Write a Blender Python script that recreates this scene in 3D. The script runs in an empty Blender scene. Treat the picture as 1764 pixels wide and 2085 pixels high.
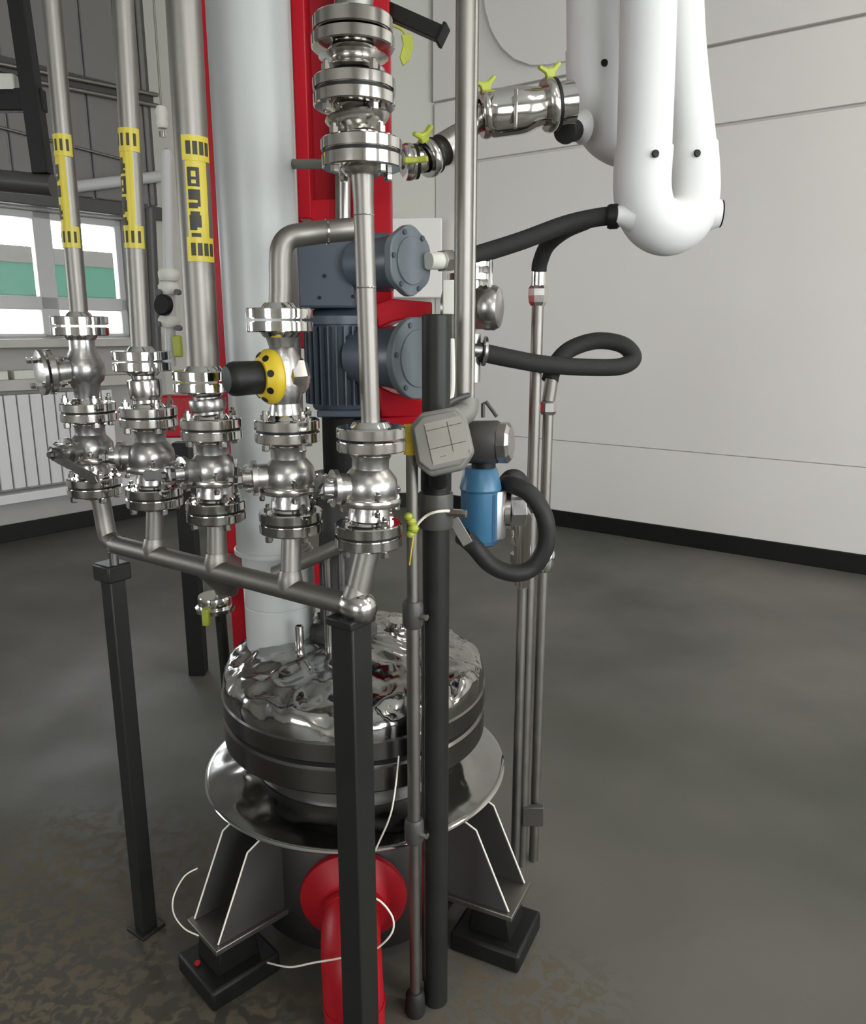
import bpy, math, random
from mathutils import Vector, Matrix, noise
random.seed(7)
R = math.radians
C = bpy.context.scene.collection
sc = bpy.context.scene

# ------------------------------------------------------------------ camera, sky, exposure
CAM = Vector((0, 0, 1.5)); FOC = 1600.0; PITCH = R(13.0)
cd = bpy.data.cameras.new('camera'); cam = bpy.data.objects.new('camera', cd); C.objects.link(cam)
cam.location = CAM; cam.rotation_euler = (R(90) - PITCH, 0, 0)
cd.sensor_fit = 'HORIZONTAL'; cd.sensor_width = 36.0; cd.lens = 36.0 * FOC / 1764.0
cd.clip_start = 0.05; cd.clip_end = 200
sc.camera = cam
w = bpy.data.worlds.new('sky'); sc.world = w; w.use_nodes = True
bgn = w.node_tree.nodes['Background']
bgn.inputs[0].default_value = (0.93, 0.97, 1.0, 1); bgn.inputs[1].default_value = 12.0
sc.view_settings.view_transform = 'Standard'; sc.view_settings.look = 'None'
sc.view_settings.gamma = 1.0; sc.view_settings.use_curve_mapping = False
sc.view_settings.exposure = 0.0
sc.cycles.use_denoising = True
sc.cycles.max_bounces = 10; sc.cycles.sample_clamp_indirect = 6.0
LAMP_POWER = 62.0

# ------------------------------------------------------------------ pixel -> world helper (authoring aid: pixel ray cut at depth y = Y)
cp, sp = math.cos(PITCH), math.sin(PITCH)
def ray(px, py):
    xc = (px - 882) / FOC; yc = -(py - 1042.5) / FOC
    return Vector((xc, cp + yc * sp, -sp + yc * cp))
def P(px, py, Y):
    d = ray(px, py); return CAM + d * (Y / d.y)
def PZ(px, py, z):
    d = ray(px, py); return CAM + d * ((z - CAM.z) / d.z)
def UP(p, z=3.6):                          # same spot, carried up out of the frame
    return Vector((p.x, p.y, max(z, p.z)))
def PX(n, Y, z=1.4):                     # metres spanned by n pixels at that depth
    return n * (Y * cp + (1.5 - z) * sp) / FOC

# ------------------------------------------------------------------ materials
M = {}
def mat(name, col, rough=0.5, metal=0.0, noise_amt=0.0, scale=20.0, bump=0.0, spec=0.5, aniso=None, coat=0.0):
    m = bpy.data.materials.new(name); m.use_nodes = True
    nt = m.node_tree; b = nt.nodes['Principled BSDF']
    b.inputs['Base Color'].default_value = (*col, 1); b.inputs['Roughness'].default_value = rough
    b.inputs['Metallic'].default_value = metal; b.inputs['Specular IOR Level'].default_value = spec
    if coat: b.inputs['Coat Weight'].default_value = coat
    tc = nt.nodes.new('ShaderNodeTexCoord'); nz = nt.nodes.new('ShaderNodeTexNoise')
    nz.inputs['Scale'].default_value = scale; nz.inputs['Detail'].default_value = 4
    nt.links.new(tc.outputs['Object'], nz.inputs['Vector'])
    mp = nt.nodes.new('ShaderNodeMapRange'); nt.links.new(nz.outputs['Fac'], mp.inputs['Value'])
    mp.inputs['To Min'].default_value = max(0.02, rough - 0.07); mp.inputs['To Max'].default_value = min(1, rough + 0.07)
    nt.links.new(mp.outputs['Result'], b.inputs['Roughness'])
    if noise_amt:
        mx = nt.nodes.new('ShaderNodeMix'); mx.data_type = 'RGBA'
        mx.inputs[6].default_value = (*[c * (1 - noise_amt) for c in col], 1)
        mx.inputs[7].default_value = (*[min(1, c * (1 + noise_amt)) for c in col], 1)
        nt.links.new(nz.outputs['Fac'], mx.inputs[0]); nt.links.new(mx.outputs[2], b.inputs['Base Color'])
    if bump:
        bp = nt.nodes.new('ShaderNodeBump'); bp.inputs['Strength'].default_value = bump; bp.inputs['Distance'].default_value = 0.01
        nt.links.new(nz.outputs['Fac'], bp.inputs['Height']); nt.links.new(bp.outputs['Normal'], b.inputs['Normal'])
    M[name] = m; return m
mat('steel', (0.60, 0.58, 0.55), 0.20, 1.0, 0.10, 14)
mat('steel_polished', (0.66, 0.65, 0.62), 0.10, 1.0, 0.05, 9)
mat('steel_satin', (0.24, 0.229, 0.205), 0.47, 1.0, 0.10, 16)
mat('steel_cast', (0.42, 0.41, 0.39), 0.33, 1.0, 0.2, 40, 0.12)
mat('steel_dark', (0.26, 0.25, 0.235), 0.30, 1.0, 0.2, 22)
mat('steel_ring', (0.19, 0.183, 0.17), 0.24, 1.0, 0.12, 6)
mat('steel_collar', (0.46, 0.455, 0.43), 0.13, 1.0, 0.12, 5)
mat('steel_plate', (0.055, 0.053, 0.050), 0.5, 0.3, 0.15, 8, spec=0.3)
mat('foil', (0.40, 0.392, 0.37), 0.12, 1.0, 0.08, 6)
mat('vessel_steel', (0.11, 0.106, 0.098), 0.45, 1.0, 0.15, 5)
mat('dark_paint', (0.013, 0.0135, 0.011), 0.45, 0.0, 0.25, 9, spec=0.32)
mat('black', (0.007, 0.007, 0.006), 0.5, 0.0, 0.2, 30, spec=0.3)
mat('rubber', (0.016, 0.016, 0.014), 0.55, 0.0, 0.3, 60, 0.05, spec=0.3)
mat('foam', (0.018, 0.018, 0.015), 0.75, 0.0, 0.2, 90, 0.1, spec=0.3)
mat('red', (0.44, 0.008, 0.018), 0.36, 0.0, 0.12, 5, spec=0.22)
mat('red_pipe', (0.33, 0.008, 0.014), 0.40, 0.0, 0.2, 6, spec=0.25)
mat('grey_paint', (0.43, 0.445, 0.43), 0.38, 0.0, 0.06, 3)
mat('motor', (0.060, 0.076, 0.096), 0.42, 0.0, 0.12, 12)
mat('motor_light', (0.125, 0.147, 0.162), 0.42, 0.0, 0.08, 12)
mat('white_cover', (0.60, 0.60, 0.58), 0.5, 0.0, 0.03, 3)
mat('yellow', (0.58, 0.42, 0.02), 0.45, 0.0, 0.08, 10)
mat('yellow_green', (0.34, 0.38, 0.035), 0.45, 0.0, 0.2, 30)
mat('tape', (0.53, 0.43, 0.03), 0.42, 0.0, 0.06, 8)
mat('print_black', (0.03, 0.03, 0.02), 0.6)
mat('blue', (0.040, 0.135, 0.235), 0.36, 0.0, 0.1, 8)
mat('blue_dark', (0.015, 0.055, 0.12), 0.4, 0.0, 0.1, 8)
mat('alu', (0.55, 0.55, 0.54), 0.42, 1.0, 0.05, 20)
mat('grey_plastic', (0.17, 0.165, 0.145), 0.5, 0.0, 0.12, 12)
mat('paper', (0.27, 0.25, 0.215), 0.7, 0.0, 0.06, 18)
mat('grey_dark', (0.050, 0.048, 0.043), 0.45, 0.0, 0.2, 14)
mat('wire', (0.72, 0.68, 0.58), 0.45)
mat('cream', (0.62, 0.62, 0.55), 0.5, 0.0, 0.06, 6)
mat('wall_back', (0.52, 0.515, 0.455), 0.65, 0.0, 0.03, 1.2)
mat('wall', (0.76, 0.735, 0.70), 0.65, 0.0, 0.03, 1.2)
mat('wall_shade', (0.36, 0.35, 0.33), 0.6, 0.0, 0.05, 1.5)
mat('panel', (0.17, 0.16, 0.148), 0.55, 0.0, 0.05, 1.5)
mat('baseboard', (0.009, 0.009, 0.0075), 0.55, 0.0, 0.2, 4, spec=0.25)
mat('ceiling', (0.62, 0.62, 0.60), 0.8)
mat('frame', (0.50, 0.50, 0.49), 0.4, 0.0, 0.04, 5)
mat('radiator', (0.66, 0.655, 0.64), 0.4, 0.0, 0.03, 4)
mat('sill', (0.44, 0.43, 0.39), 0.5, 0.0, 0.15, 7)
mat('green_roof', (0.011, 0.028, 0.020), 1.0, 0.0, 0.12, 3, spec=0.0)
mat('outside_wall', (0.55, 0.54, 0.50), 0.8); mat('parapet', (0.045, 0.043, 0.039), 1.0, spec=0.0)
mat('outside_ground', (0.42, 0.42, 0.40), 0.9, 0.0, 0.1, 0.6)
mat('lamp_body', (0.7, 0.7, 0.7), 0.5)
def glass():
    m = bpy.data.materials.new('glass'); m.use_nodes = True; nt = m.node_tree
    nt.nodes.remove(nt.nodes['Principled BSDF']); out = nt.nodes['Material Output']
    t = nt.nodes.new('ShaderNodeBsdfTransparent'); g = nt.nodes.new('ShaderNodeBsdfGlossy'); g.inputs['Roughness'].default_value = 0.02
    f = nt.nodes.new('ShaderNodeFresnel'); f.inputs[0].default_value = 1.45
    x = nt.nodes.new('ShaderNodeMixShader'); nt.links.new(f.outputs[0], x.inputs[0])
    nt.links.new(t.outputs[0], x.inputs[1]); nt.links.new(g.outputs[0], x.inputs[2]); nt.links.new(x.outputs[0], out.inputs[0])
    M['glass'] = m
glass()
def lamp_mat():
    m = bpy.data.materials.new('lamp_glow'); m.use_nodes = True; b = m.node_tree.nodes['Principled BSDF']
    b.inputs['Emission Color'].default_value = (1, 0.96, 0.9, 1); b.inputs['Emission Strength'].default_value = LAMP_POWER
    M['lamp_glow'] = m
lamp_mat()
def floor_mat():
    m = bpy.data.materials.new('floor'); m.use_nodes = True; nt = m.node_tree; b = nt.nodes['Principled BSDF']
    tc = nt.nodes.new('ShaderNodeNewGeometry'); L = nt.links.new
    def nz(s, d=4, dist=0.0):
        n = nt.nodes.new('ShaderNodeTexNoise'); n.inputs['Scale'].default_value = s; n.inputs['Detail'].default_value = d
        n.inputs['Distortion'].default_value = dist; L(tc.outputs['Position'], n.inputs['Vector']); return n
    def ramp(src, p0, c0, p1, c1):
        r = nt.nodes.new('ShaderNodeValToRGB'); e = r.color_ramp.elements
        e[0].position = p0; e[0].color = (*c0, 1); e[1].position = p1; e[1].color = (*c1, 1); L(src, r.inputs[0]); return r
    big = ramp(nz(0.7, 3).outputs['Fac'], 0.35, (0.066, 0.068, 0.056), 0.65, (0.132, 0.123, 0.108))
    # worn, scuffed patch near the machine: brown grit on the paint, with its own outline
    sep = nt.nodes.new('ShaderNodeSeparateXYZ'); L(tc.outputs['Position'], sep.inputs[0])
    def gauss(cx, cy, rx, ry):
        g = []
        for o, c, r in ((0, cx, rx), (1, cy, ry)):
            a = nt.nodes.new('ShaderNodeMath'); a.operation = 'SUBTRACT'; L(sep.outputs[o], a.inputs[0]); a.inputs[1].default_value = c
            d = nt.nodes.new('ShaderNodeMath'); d.operation = 'DIVIDE'; L(a.outputs[0], d.inputs[0]); d.inputs[1].default_value = r
            q = nt.nodes.new('ShaderNodeMath'); q.operation = 'MULTIPLY'; L(d.outputs[0], q.inputs[0]); L(d.outputs[0], q.inputs[1]); g.append(q)
        s = nt.nodes.new('ShaderNodeMath'); s.operation = 'ADD'; L(g[0].outputs[0], s.inputs[0]); L(g[1].outputs[0], s.inputs[1])
        e = nt.nodes.new('ShaderNodeMath'); e.operation = 'SUBTRACT'; e.use_clamp = True; e.inputs[0].default_value = 1.0; L(s.outputs[0], e.inputs[1]); return e
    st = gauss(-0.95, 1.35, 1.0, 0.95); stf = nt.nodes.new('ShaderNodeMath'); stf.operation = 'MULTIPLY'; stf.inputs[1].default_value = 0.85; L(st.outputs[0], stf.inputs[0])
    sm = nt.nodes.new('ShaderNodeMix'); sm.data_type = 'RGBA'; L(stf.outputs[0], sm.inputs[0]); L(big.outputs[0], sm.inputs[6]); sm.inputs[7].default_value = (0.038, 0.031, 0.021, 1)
    g1 = gauss(-1.05, 1.7, 0.75, 0.62); g2 = gauss(-0.5, 1.40, 0.55, 0.16); g3 = gauss(0.15, 1.52, 0.35, 0.20)
    gm = nt.nodes.new('ShaderNodeMath'); gm.operation = 'MAXIMUM'; L(g1.outputs[0], gm.inputs[0]); L(g2.outputs[0], gm.inputs[1])
    gm2 = nt.nodes.new('ShaderNodeMath'); gm2.operation = 'MAXIMUM'; L(gm.outputs[0], gm2.inputs[0]); L(g3.outputs[0], gm2.inputs[1])
    grit = ramp(nz(30, 10, 0.9).outputs['Fac'], 0.47, (0, 0, 0), 0.56, (1, 1, 1))
    k = nt.nodes.new('ShaderNodeMath'); k.operation = 'MULTIPLY'; L(gm2.outputs[0], k.inputs[0]); L(grit.outputs[0], k.inputs[1])
    k2 = nt.nodes.new('ShaderNodeMath'); k2.operation = 'MULTIPLY'; k2.use_clamp = True; k2.inputs[1].default_value = 1.3; L(k.outputs[0], k2.inputs[0])
    mx = nt.nodes.new('ShaderNodeMix'); mx.data_type = 'RGBA'; L(k2.outputs[0], mx.inputs[0]); L(sm.outputs[2], mx.inputs[6]); mx.inputs[7].default_value = (0.100, 0.083, 0.056, 1)
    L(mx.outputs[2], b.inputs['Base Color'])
    ro = ramp(nz(3.0, 5).outputs['Fac'], 0.3, (0.44, 0.44, 0.44), 0.7, (0.58, 0.58, 0.58))
    ad = nt.nodes.new('ShaderNodeMath'); ad.operation = 'ADD'; ad.use_clamp = True; L(ro.outputs[0], ad.inputs[0])
    h = nt.nodes.new('ShaderNodeMath'); h.operation = 'MULTIPLY'; L(k2.outputs[0], h.inputs[0]); h.inputs[1].default_value = 0.35; L(h.outputs[0], ad.inputs[1])
    L(ad.outputs[0], b.inputs['Roughness']); b.inputs['Specular IOR Level'].default_value = 0.30
    bp = nt.nodes.new('ShaderNodeBump'); bp.inputs['Strength'].default_value = 0.25; bp.inputs['Distance'].default_value = 0.004
    L(nz(26, 6).outputs['Fac'], bp.inputs['Height']); L(bp.outputs['Normal'], b.inputs['Normal'])
    M['floor'] = m
floor_mat()

# ------------------------------------------------------------------ geometry builder
I4 = Matrix.Identity(4)
class G:
    def __init__(s): s.v = []; s.f = []
    def add(s, vs, fs, m=I4):
        o = len(s.v); s.v += [m @ Vector(v) for v in vs]; s.f += [[i + o for i in f] for f in fs]; return s
    def lathe(s, prof, seg=32, m=I4, closed=False):
        """prof: (r, z) bottom to top; ends with r=0 close themselves"""
        vs, fs, rings = [], [], []
        for r, z in prof:
            if r < 1e-6: rings.append([len(vs)]); vs.append((0, 0, z))
            else:
                rings.append(list(range(len(vs), len(vs) + seg)))
                vs += [(r * math.cos(2 * math.pi * i / seg), r * math.sin(2 * math.pi * i / seg), z) for i in range(seg)]
        pairs = list(zip(rings, rings[1:])) + ([(rings[-1], rings[0])] if closed else [])
        for a, b in pairs:
            for i in range(seg):
                j = (i + 1) % seg
                if len(a) == 1 and len(b) == 1: continue
                if len(a) == 1: fs.append([a[0], b[j], b[i]])
                elif len(b) == 1: fs.append([a[i], a[j], b[0]])
                else: fs.append([a[i], a[j], b[j], b[i]])
        return s.add(vs, fs, m)
    def cyl(s, r, z0, z1, seg=24, m=I4, ch=0.0):
        if ch: return s.lathe([(0, z0), (r - ch, z0), (r, z0 + ch), (r, z1 - ch), (r - ch, z1), (0, z1)], seg, m)
        return s.lathe([(0, z0), (r, z0), (r, z1), (0, z1)], seg, m)
    def box(s, x0, x1, y0, y1, z0, z1, m=I4):
        vs = [(x, y, z) for z in (z0, z1) for y in (y0, y1) for x in (x0, x1)]
        return s.add(vs, [[0, 2, 3, 1], [4, 5, 7, 6], [0, 1, 5, 4], [2, 6, 7, 3], [0, 4, 6, 2], [1, 3, 7, 5]], m)
    def prism(s, poly, h0, h1, m=I4):
        n = len(poly); vs = [(x, y, h0) for x, y in poly] + [(x, y, h1) for x, y in poly]
        return s.add(vs, [list(range(n))[::-1], list(range(n, 2 * n))] + [[i, (i + 1) % n, n + (i + 1) % n, n + i] for i in range(n)], m)
    def tube(s, pts, r, seg=16, caps=True, squash=None):
        pts = [Vector(p) for p in pts]; n = len(pts); rs = r if isinstance(r, (list, tuple)) else [r] * n
        t = [(pts[min(i + 1, n - 1)] - pts[max(i - 1, 0)]).normalized() for i in range(n)]
        u = t[0].orthogonal().normalized(); vs, fs = [], []
        for i in range(n):
            u = (u - t[i] * u.dot(t[i])).normalized(); v = t[i].cross(u)
            vs += [pts[i] + (u * math.cos(2 * math.pi * k / seg) + v * math.sin(2 * math.pi * k / seg)) * rs[i] for k in range(seg)]
        for i in range(n - 1):
            for k in range(seg):
                j = (k + 1) % seg; fs.append([i * seg + k, i * seg + j, (i + 1) * seg + j, (i + 1) * seg + k])
        if caps: fs += [list(range(seg))[::-1], list(range((n - 1) * seg, n * seg))]
        return s.add(vs, fs)
    def patch(s, r, a0, a1, z0, z1, n=10, m=I4, thick=0.0006):
        """strip wrapped on a cylinder of radius r, angles in degrees about local z"""
        vs, fs = [], []
        for k in range(n + 1):
            a = R(a0 + (a1 - a0) * k / n); c, d = math.cos(a), math.sin(a)
            vs += [(r * c, r * d, z0), (r * c, r * d, z1), ((r + thick) * c, (r + thick) * d, z1), ((r + thick) * c, (r + thick) * d, z0)]
        for k in range(n):
            for e in range(4):
                q = (e + 1) % 4; fs.append([4 * k + e, 4 * k + q, 4 * k + 4 + q, 4 * k + 4 + e])
        fs += [[3, 2, 1, 0], [4 * n, 4 * n + 1, 4 * n + 2, 4 * n + 3]]
        return s.add(vs, fs, m)
    def mesh(s, name, material, smooth=35):
        me = bpy.data.meshes.new(name); me.from_pydata([tuple(v) for v in s.v], [], s.f)
        me.validate(); me.materials.append(M[material])
        import bmesh
        b = bmesh.new(); b.from_mesh(me); bmesh.ops.recalc_face_normals(b, faces=b.faces); b.to_mesh(me); b.free()
        if smooth:
            me.shade_smooth(); me.set_sharp_from_angle(angle=R(smooth))
        return me
def spline(pts, n=8):
    pts = [Vector(p) for p in pts]; out = []
    for i in range(len(pts) - 1):
        p0, p1, p2, p3 = pts[max(i - 1, 0)], pts[i], pts[i + 1], pts[min(i + 2, len(pts) - 1)]
        for k in range(n):
            t = k / n
            out.append(0.5 * ((2 * p1) + (p2 - p0) * t + (2 * p0 - 5 * p1 + 4 * p2 - p3) * t * t + (3 * p1 - p0 - 3 * p2 + p3) * t ** 3))
    return out + [pts[-1]]
def fr(p, z, x=(0, -1, 0)):
    """frame at p: local z along z, local x as near to x as may be (default: towards the camera), local y to the right"""
    z = Vector(z).normalized(); x = Vector(x); x = x - z * x.dot(z)
    if x.length < 1e-4: x = z.orthogonal()
    x.normalize(); y = z.cross(x)
    m = Matrix((x, y, z)).transposed().to_4x4(); m.translation = Vector(p); return m

W = {}
def tag(o, label=None, cat=None, group=None, kind=None):
    if label: o['label'] = label
    if cat: o['category'] = cat
    if group: o['group'] = group
    if kind: o['kind'] = kind
    return o
def thing(name, label, cat, loc, group=None, kind=None):
    o = bpy.data.objects.new(name, None); C.objects.link(o); o.location = Vector(loc); o.empty_display_size = 0.05
    W[o] = Matrix.Translation(Vector(loc)); return tag(o, label, cat, group, kind)
def link(name, me, parent, mw=I4, bevel=0.0):
    o = bpy.data.objects.new(name, me); C.objects.link(o)
    if parent is not None:
        o.parent = parent; o.matrix_local = W[parent].inverted() @ mw
    else: o.matrix_world = mw
    W[o] = mw.copy()
    if bevel:
        b = o.modifiers.new('bevel', 'BEVEL'); b.width = bevel; b.segments = 2; b.limit_method = 'ANGLE'; b.angle_limit = R(40)
    return o
def part(parent, name, g, material, mw=I4, bevel=0.0, smooth=35, label=None):
    """g in local coordinates of mw; with mw = identity, g is in world coordinates and the origin goes to the mesh centre"""
    if mw is I4 and g.v:
        c = sum(g.v, Vector()) / len(g.v); g.v = [v - c for v in g.v]; mw = Matrix.Translation(c)
    o = link(name, g.mesh(name, material, smooth), parent, mw, bevel)
    if label: o['label'] = label
    return o
def single(name, g, material, label, cat, group=None, bevel=0.0, kind=None):
    return tag(part(None, name, g, material, bevel=bevel), label, cat, group, kind)
cache = {}
def shared(key, make, material, smooth=35):
    k = (key, material)
    if k not in cache: cache[k] = make().mesh(key[0], material, smooth)
    return cache[k]
def struct(name, g, material, bevel=0.0, smooth=0):
    o = part(None, name, g, material, bevel=bevel, smooth=smooth); o['kind'] = 'structure'; return o

# ------------------------------------------------------------------ the room
A = Vector((-2.22, 6.6, 0)); B = Vector((0.03, 6.72, 0))
dR = Vector((0.809, -0.588, 0)).normalized(); dL = Vector((-0.643, -0.766, 0)).normalized()
RR = B + dR * 9.5; LL = A + dL * 9.5; Q = Vector((0.6, -6.6, 0)); H = 4.4; TH = 0.24
def wall_frame(p, d):                    # local x along the wall, local y out of the room, z up
    d = d.normalized(); n = Vector((0, 0, 1)).cross(d)
    if n.dot(Vector((0, 2, 0)) - p) > 0: n = -n
    m = Matrix((d, n, Vector((0, 0, 1)))).transposed().to_4x4(); m.translation = p; return m
def wall_with_holes(name, p, d, length, holes, material):
    """wall as one mesh with rectangular openings (u0, u1, z0, z1)"""
    m = wall_frame(p, d); g = G()
    us = sorted({-0.0, length, *[h[0] for h in holes], *[h[1] for h in holes]})
    for a, b in zip(us, us[1:]):
        hs = sorted([(h[2], h[3]) for h in holes if h[0] <= a + 1e-6 and h[1] >= b - 1e-6]); z = 0.0
        for z0, z1 in hs: g.box(a, b, 0, TH, z, z0, m); z = z1
        g.box(a, b, 0, TH, z, H, m)
    return struct(name, g, material), m
def on_wall(m, px, py, off=0.0):         # pixel ray cut by the wall's inner face -> (u, z)
    mi = m.inverted(); o = mi @ CAM; d = mi.to_3x3() @ ray(px, py); t = (-off - o.y) / d.y; q = o + d * t; return q.x, q.z
mL = wall_frame(A, dL); mR = wall_frame(B, dR); mK = wall_frame(A, B - A)
uL = lambda px, py=672: on_wall(mL, px, py)
# visible window: two lights over a low bright strip
u_r = uL(278)[0]; u_m1 = uL(140)[0]; u_m0 = uL(104)[0]; u_l = u_m0 + (u_m1 - u_m0) + (u_m0 - u_r) * 1.15
zt = uL(60, 425)[1]; zb = uL(60, 690)[1]
def z_at(px, py): return on_wall(mL, px, py)[1]
Z_STRIP0, Z_STRIP1, Z_TR1, Z_TOP = z_at(200, 686), z_at(200, 632), z_at(200, 606), z_at(200, 440)
holes_L = [(u_r, u_l, Z_STRIP0, Z_TOP), (u_l + 2.8, u_l + 4.4, 1.0, 2.5)]  # second opening is out of view, added to let in more daylight
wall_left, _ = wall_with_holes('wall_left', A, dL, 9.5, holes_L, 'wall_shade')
wall_right, _ = wall_with_holes('wall_right', B, dR, 9.5, [], 'wall')
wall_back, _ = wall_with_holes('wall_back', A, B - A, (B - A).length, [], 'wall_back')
holes_q = [(1.0, 4.2, 0.8, 3.5), (5.4, 8.6, 0.8, 3.5)]  # unseen windows behind the viewer, sized to light the machine
dq = (Q - RR); wall_front, mQ = wall_with_holes('wall_front', RR, dq, dq.length, holes_q, 'wall')
dq2 = (Q - LL); holes_q2 = [(5.0, 7.0, 1.0, 2.8)]  # unseen opening, added as one more source of daylight
wall_near, mQ2 = wall_with_holes('wall_near', LL, dq2, dq2.length, holes_q2, 'wall')
poly = [(p.x, p.y) for p in (A, B, RR, Q, LL)]
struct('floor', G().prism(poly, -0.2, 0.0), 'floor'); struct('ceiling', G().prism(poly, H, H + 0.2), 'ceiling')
n_win = 0
def window(m, u0, u1, z0, z1, mull, trans, portal=True):
    """frame with mullions, glass panes and a portal for the daylight"""
    global n_win; n_win += 1
    t = thing('window_%d' % n_win, None, None, m @ Vector((u0, TH * .6, z0)), kind='structure')
    fw = 0.05
    def bar(a, b, c, d, nm='frame_bar'): part(t, nm, G().box(a, b, TH * .45, TH * .75, c, d, m), 'frame', bevel=0.006)
    bar(u0, u0 + fw, z0, z1); bar(u1 - fw, u1, z0, z1); bar(u0, u1, z1 - fw, z1); bar(u0, u1, z0, z0 + fw * .5)
    for a, b in mull: bar(a, b, z0, z1, 'mullion')
    for a, b in trans: bar(u0, u1, a, b, 'transom')
    us = [u0 + fw] + [x for p in mull for x in p] + [u1 - fw]; zs = [z0 + fw * .5] + [x for p in trans for x in p] + [z1 - fw]
    for i in range(0, len(us), 2):
        for k in range(0, len(zs), 2): part(t, 'pane', G().box(us[i], us[i + 1], TH * .59, TH * .61, zs[k], zs[k + 1], m), 'glass', smooth=0)
    if portal:
        ld = bpy.data.lights.new('daylight_portal', 'AREA'); ld.shape = 'RECTANGLE'; ld.size = u1 - u0; ld.size_y = z1 - z0
        ld.cycles.is_portal = True
        lo = bpy.data.objects.new('daylight_portal', ld); C.objects.link(lo)
        inward = -(m.to_3x3() @ Vector((0, 1, 0)))
        lm = fr(m @ Vector(((u0 + u1) / 2, TH * .9, (z0 + z1) / 2)), -inward, (0, 0, 1)); 
        # local x up -> swap sizes
        ld.size, ld.size_y = ld.size_y, ld.size
        lo.matrix_world = lm
    return t
window(mL, u_r, u_l, Z_STRIP0, Z_TOP, [(u_m1, u_m0)], [(Z_STRIP1, Z_TR1)])
for h in holes_L[1:]: window(mL, *h, [((h[0] + h[1]) / 2 - .03, (h[0] + h[1]) / 2 + .03)], [])
for h in holes_q: window(mQ, *h, [((h[0] + h[1]) / 2 - .03, (h[0] + h[1]) / 2 + .03)], [(1.5, 1.56)])
for h in holes_q2: window(mQ2, *h, [((h[0] + h[1]) / 2 - .03, (h[0] + h[1]) / 2 + .03)], [])
# baseboards
for nm, m, ln in (('left', mL, 9.5), ('right', mR, 9.5), ('back', mK, (B - A).length)):
    struct('baseboard_' + nm, G().box(0.0, ln, -0.022, 0, 0, 0.125, m), 'baseboard', bevel=0.004)
# right wall siding: wide boards lapped over each other, each a piece of the wall
def zr(px, py): return on_wall(mR, px, py)[1]
seams = [0.125, zr(1600, 937), zr(1600, 237), zr(1600, 68), H - 0.02]
seams.insert(3, (seams[2] + seams[3]) / 2) if False else None
ubreak = [0.0, on_wall(mR, 1155, 300)[0], 9.5]
z3 = zr(1060, 316)
for i in range(len(seams) - 1):
    z0, z1 = seams[i], seams[i + 1]
    off = [0.012, 0.015, 0.035, 0.055][i]
    part(wall_right, 'board', G().box(0, 9.5, -off, 0.0, z0 + ([0, 0.0015, 0.007, 0.007][i]), z1 - ([0.0015, 0.007, 0.007, 0.007][i]), mR), 'wall', bevel=0.003)
# far wall: dark profiled panels above the window
zc = z_at(200, 395)
us = [uL(330)[0]] + [uL(px, 200)[0] for px in (322, 285, 240, 172, 118, 60, 5)]
us += [us[-1] + 0.42 * k for k in range(1, 11)]
for a, b in zip(us, us[1:]):
    part(wall_left, 'panel', G().box(a + 0.008, b - 0.008, -0.03, 0.0, Z_TOP + 0.12, H - 0.01, mL), 'panel', bevel=0.01)
# window ledge, service duct and radiator under the window
part(wall_left, 'window_board', G().box(u_r - 0.1, u_l + 0.6, -0.16, 0.0, Z_STRIP0 - 0.07, Z_STRIP0 - 0.01, mL), 'sill', bevel=0.006)
part(wall_left, 'service_ledge', G().box(u_r - 0.05, u_l + 0.7, -0.12, 0.0, z_at(60, 792), z_at(60, 770), mL), 'sill', bevel=0.006)
part(wall_left, 'lower_shelf', G().box(u_r + 0.05, u_l + 0.7, -0.15, 0.0, z_at(60, 1012), z_at(60, 994), mL), 'radiator', bevel=0.005)
rad = thing('radiator', 'pale grey sectional radiator under the bright window on the far left', 'radiator', mL @ Vector((uL(150, 900)[0], -0.06, z_at(60, 988))))
zr0, zr1 = z_at(60, 986), z_at(60, 800)
u = uL(222, 880)[0]; du = abs(uL(60, 880)[0] - uL(34, 880)[0])
while u < u_l + 0.6:
    part(rad, 'radiator_section', G().box(u + 0.004, u + du - 0.004, -0.11, -0.02, zr0, zr1, mL), 'radiator', bevel=0.008); u += du
for k, (a, b) in enumerate(((0.0, 0.30), (0.36, 0.9))):
    u0 = uL(68)[0] - 0.12 + a
for (pa, pb, lab) in ((2, -60, 'pale box on the ledge at the left picture edge below the bright window'), (76, 14, 'pale low box on the ledge above the radiator, right one of two')):
    u0, u1 = sorted((uL(pa, 755)[0], uL(pb, 755)[0]))
    single('storage_box', G().box(u0, u1, -0.115, -0.01, z_at(60, 770), z_at(60, 752), mL), 'cream', lab, 'box', 'boxes on the ledge', bevel=0.006)
# conduits along the far wall
def wall_tube(name, m, p0, p1, r, off, material, label, cat, group=None):
    a = on_wall(m, *p0, off); b = on_wall(m, *p1, off)
    return single(name, G().tube([m @ Vector((a[0], -off, a[1])), m @ Vector((b[0], -off, b[1]))], r, 12), material, label, cat, group)
wall_tube('conduit', mL, (-40, 122), (332, 196), 0.016, 0.068, 'steel_satin', 'upper of the two parallel steel conduits high on the far panelled wall', 'conduit', 'conduits on the far wall')
wall_tube('conduit', mL, (-40, 144), (332, 218), 0.016, 0.068, 'steel_satin', 'lower of the two parallel steel conduits high on the far panelled wall', 'conduit', 'conduits on the far wall')
wall_tube('conduit', mL, (-40, 249), (285, 334), 0.010, 0.05, 'steel_satin', 'thin single conduit across the panels below the paired conduits', 'conduit', 'conduits on the far wall')
single('cable_tray', G().box(uL(335, 210)[0], u_l + 2, -0.05, -0.032, z_at(200, 196), z_at(200, 166), mL), 'grey_dark', 'dark tray running behind the two parallel conduits on the far wall', 'cable tray')
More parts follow.
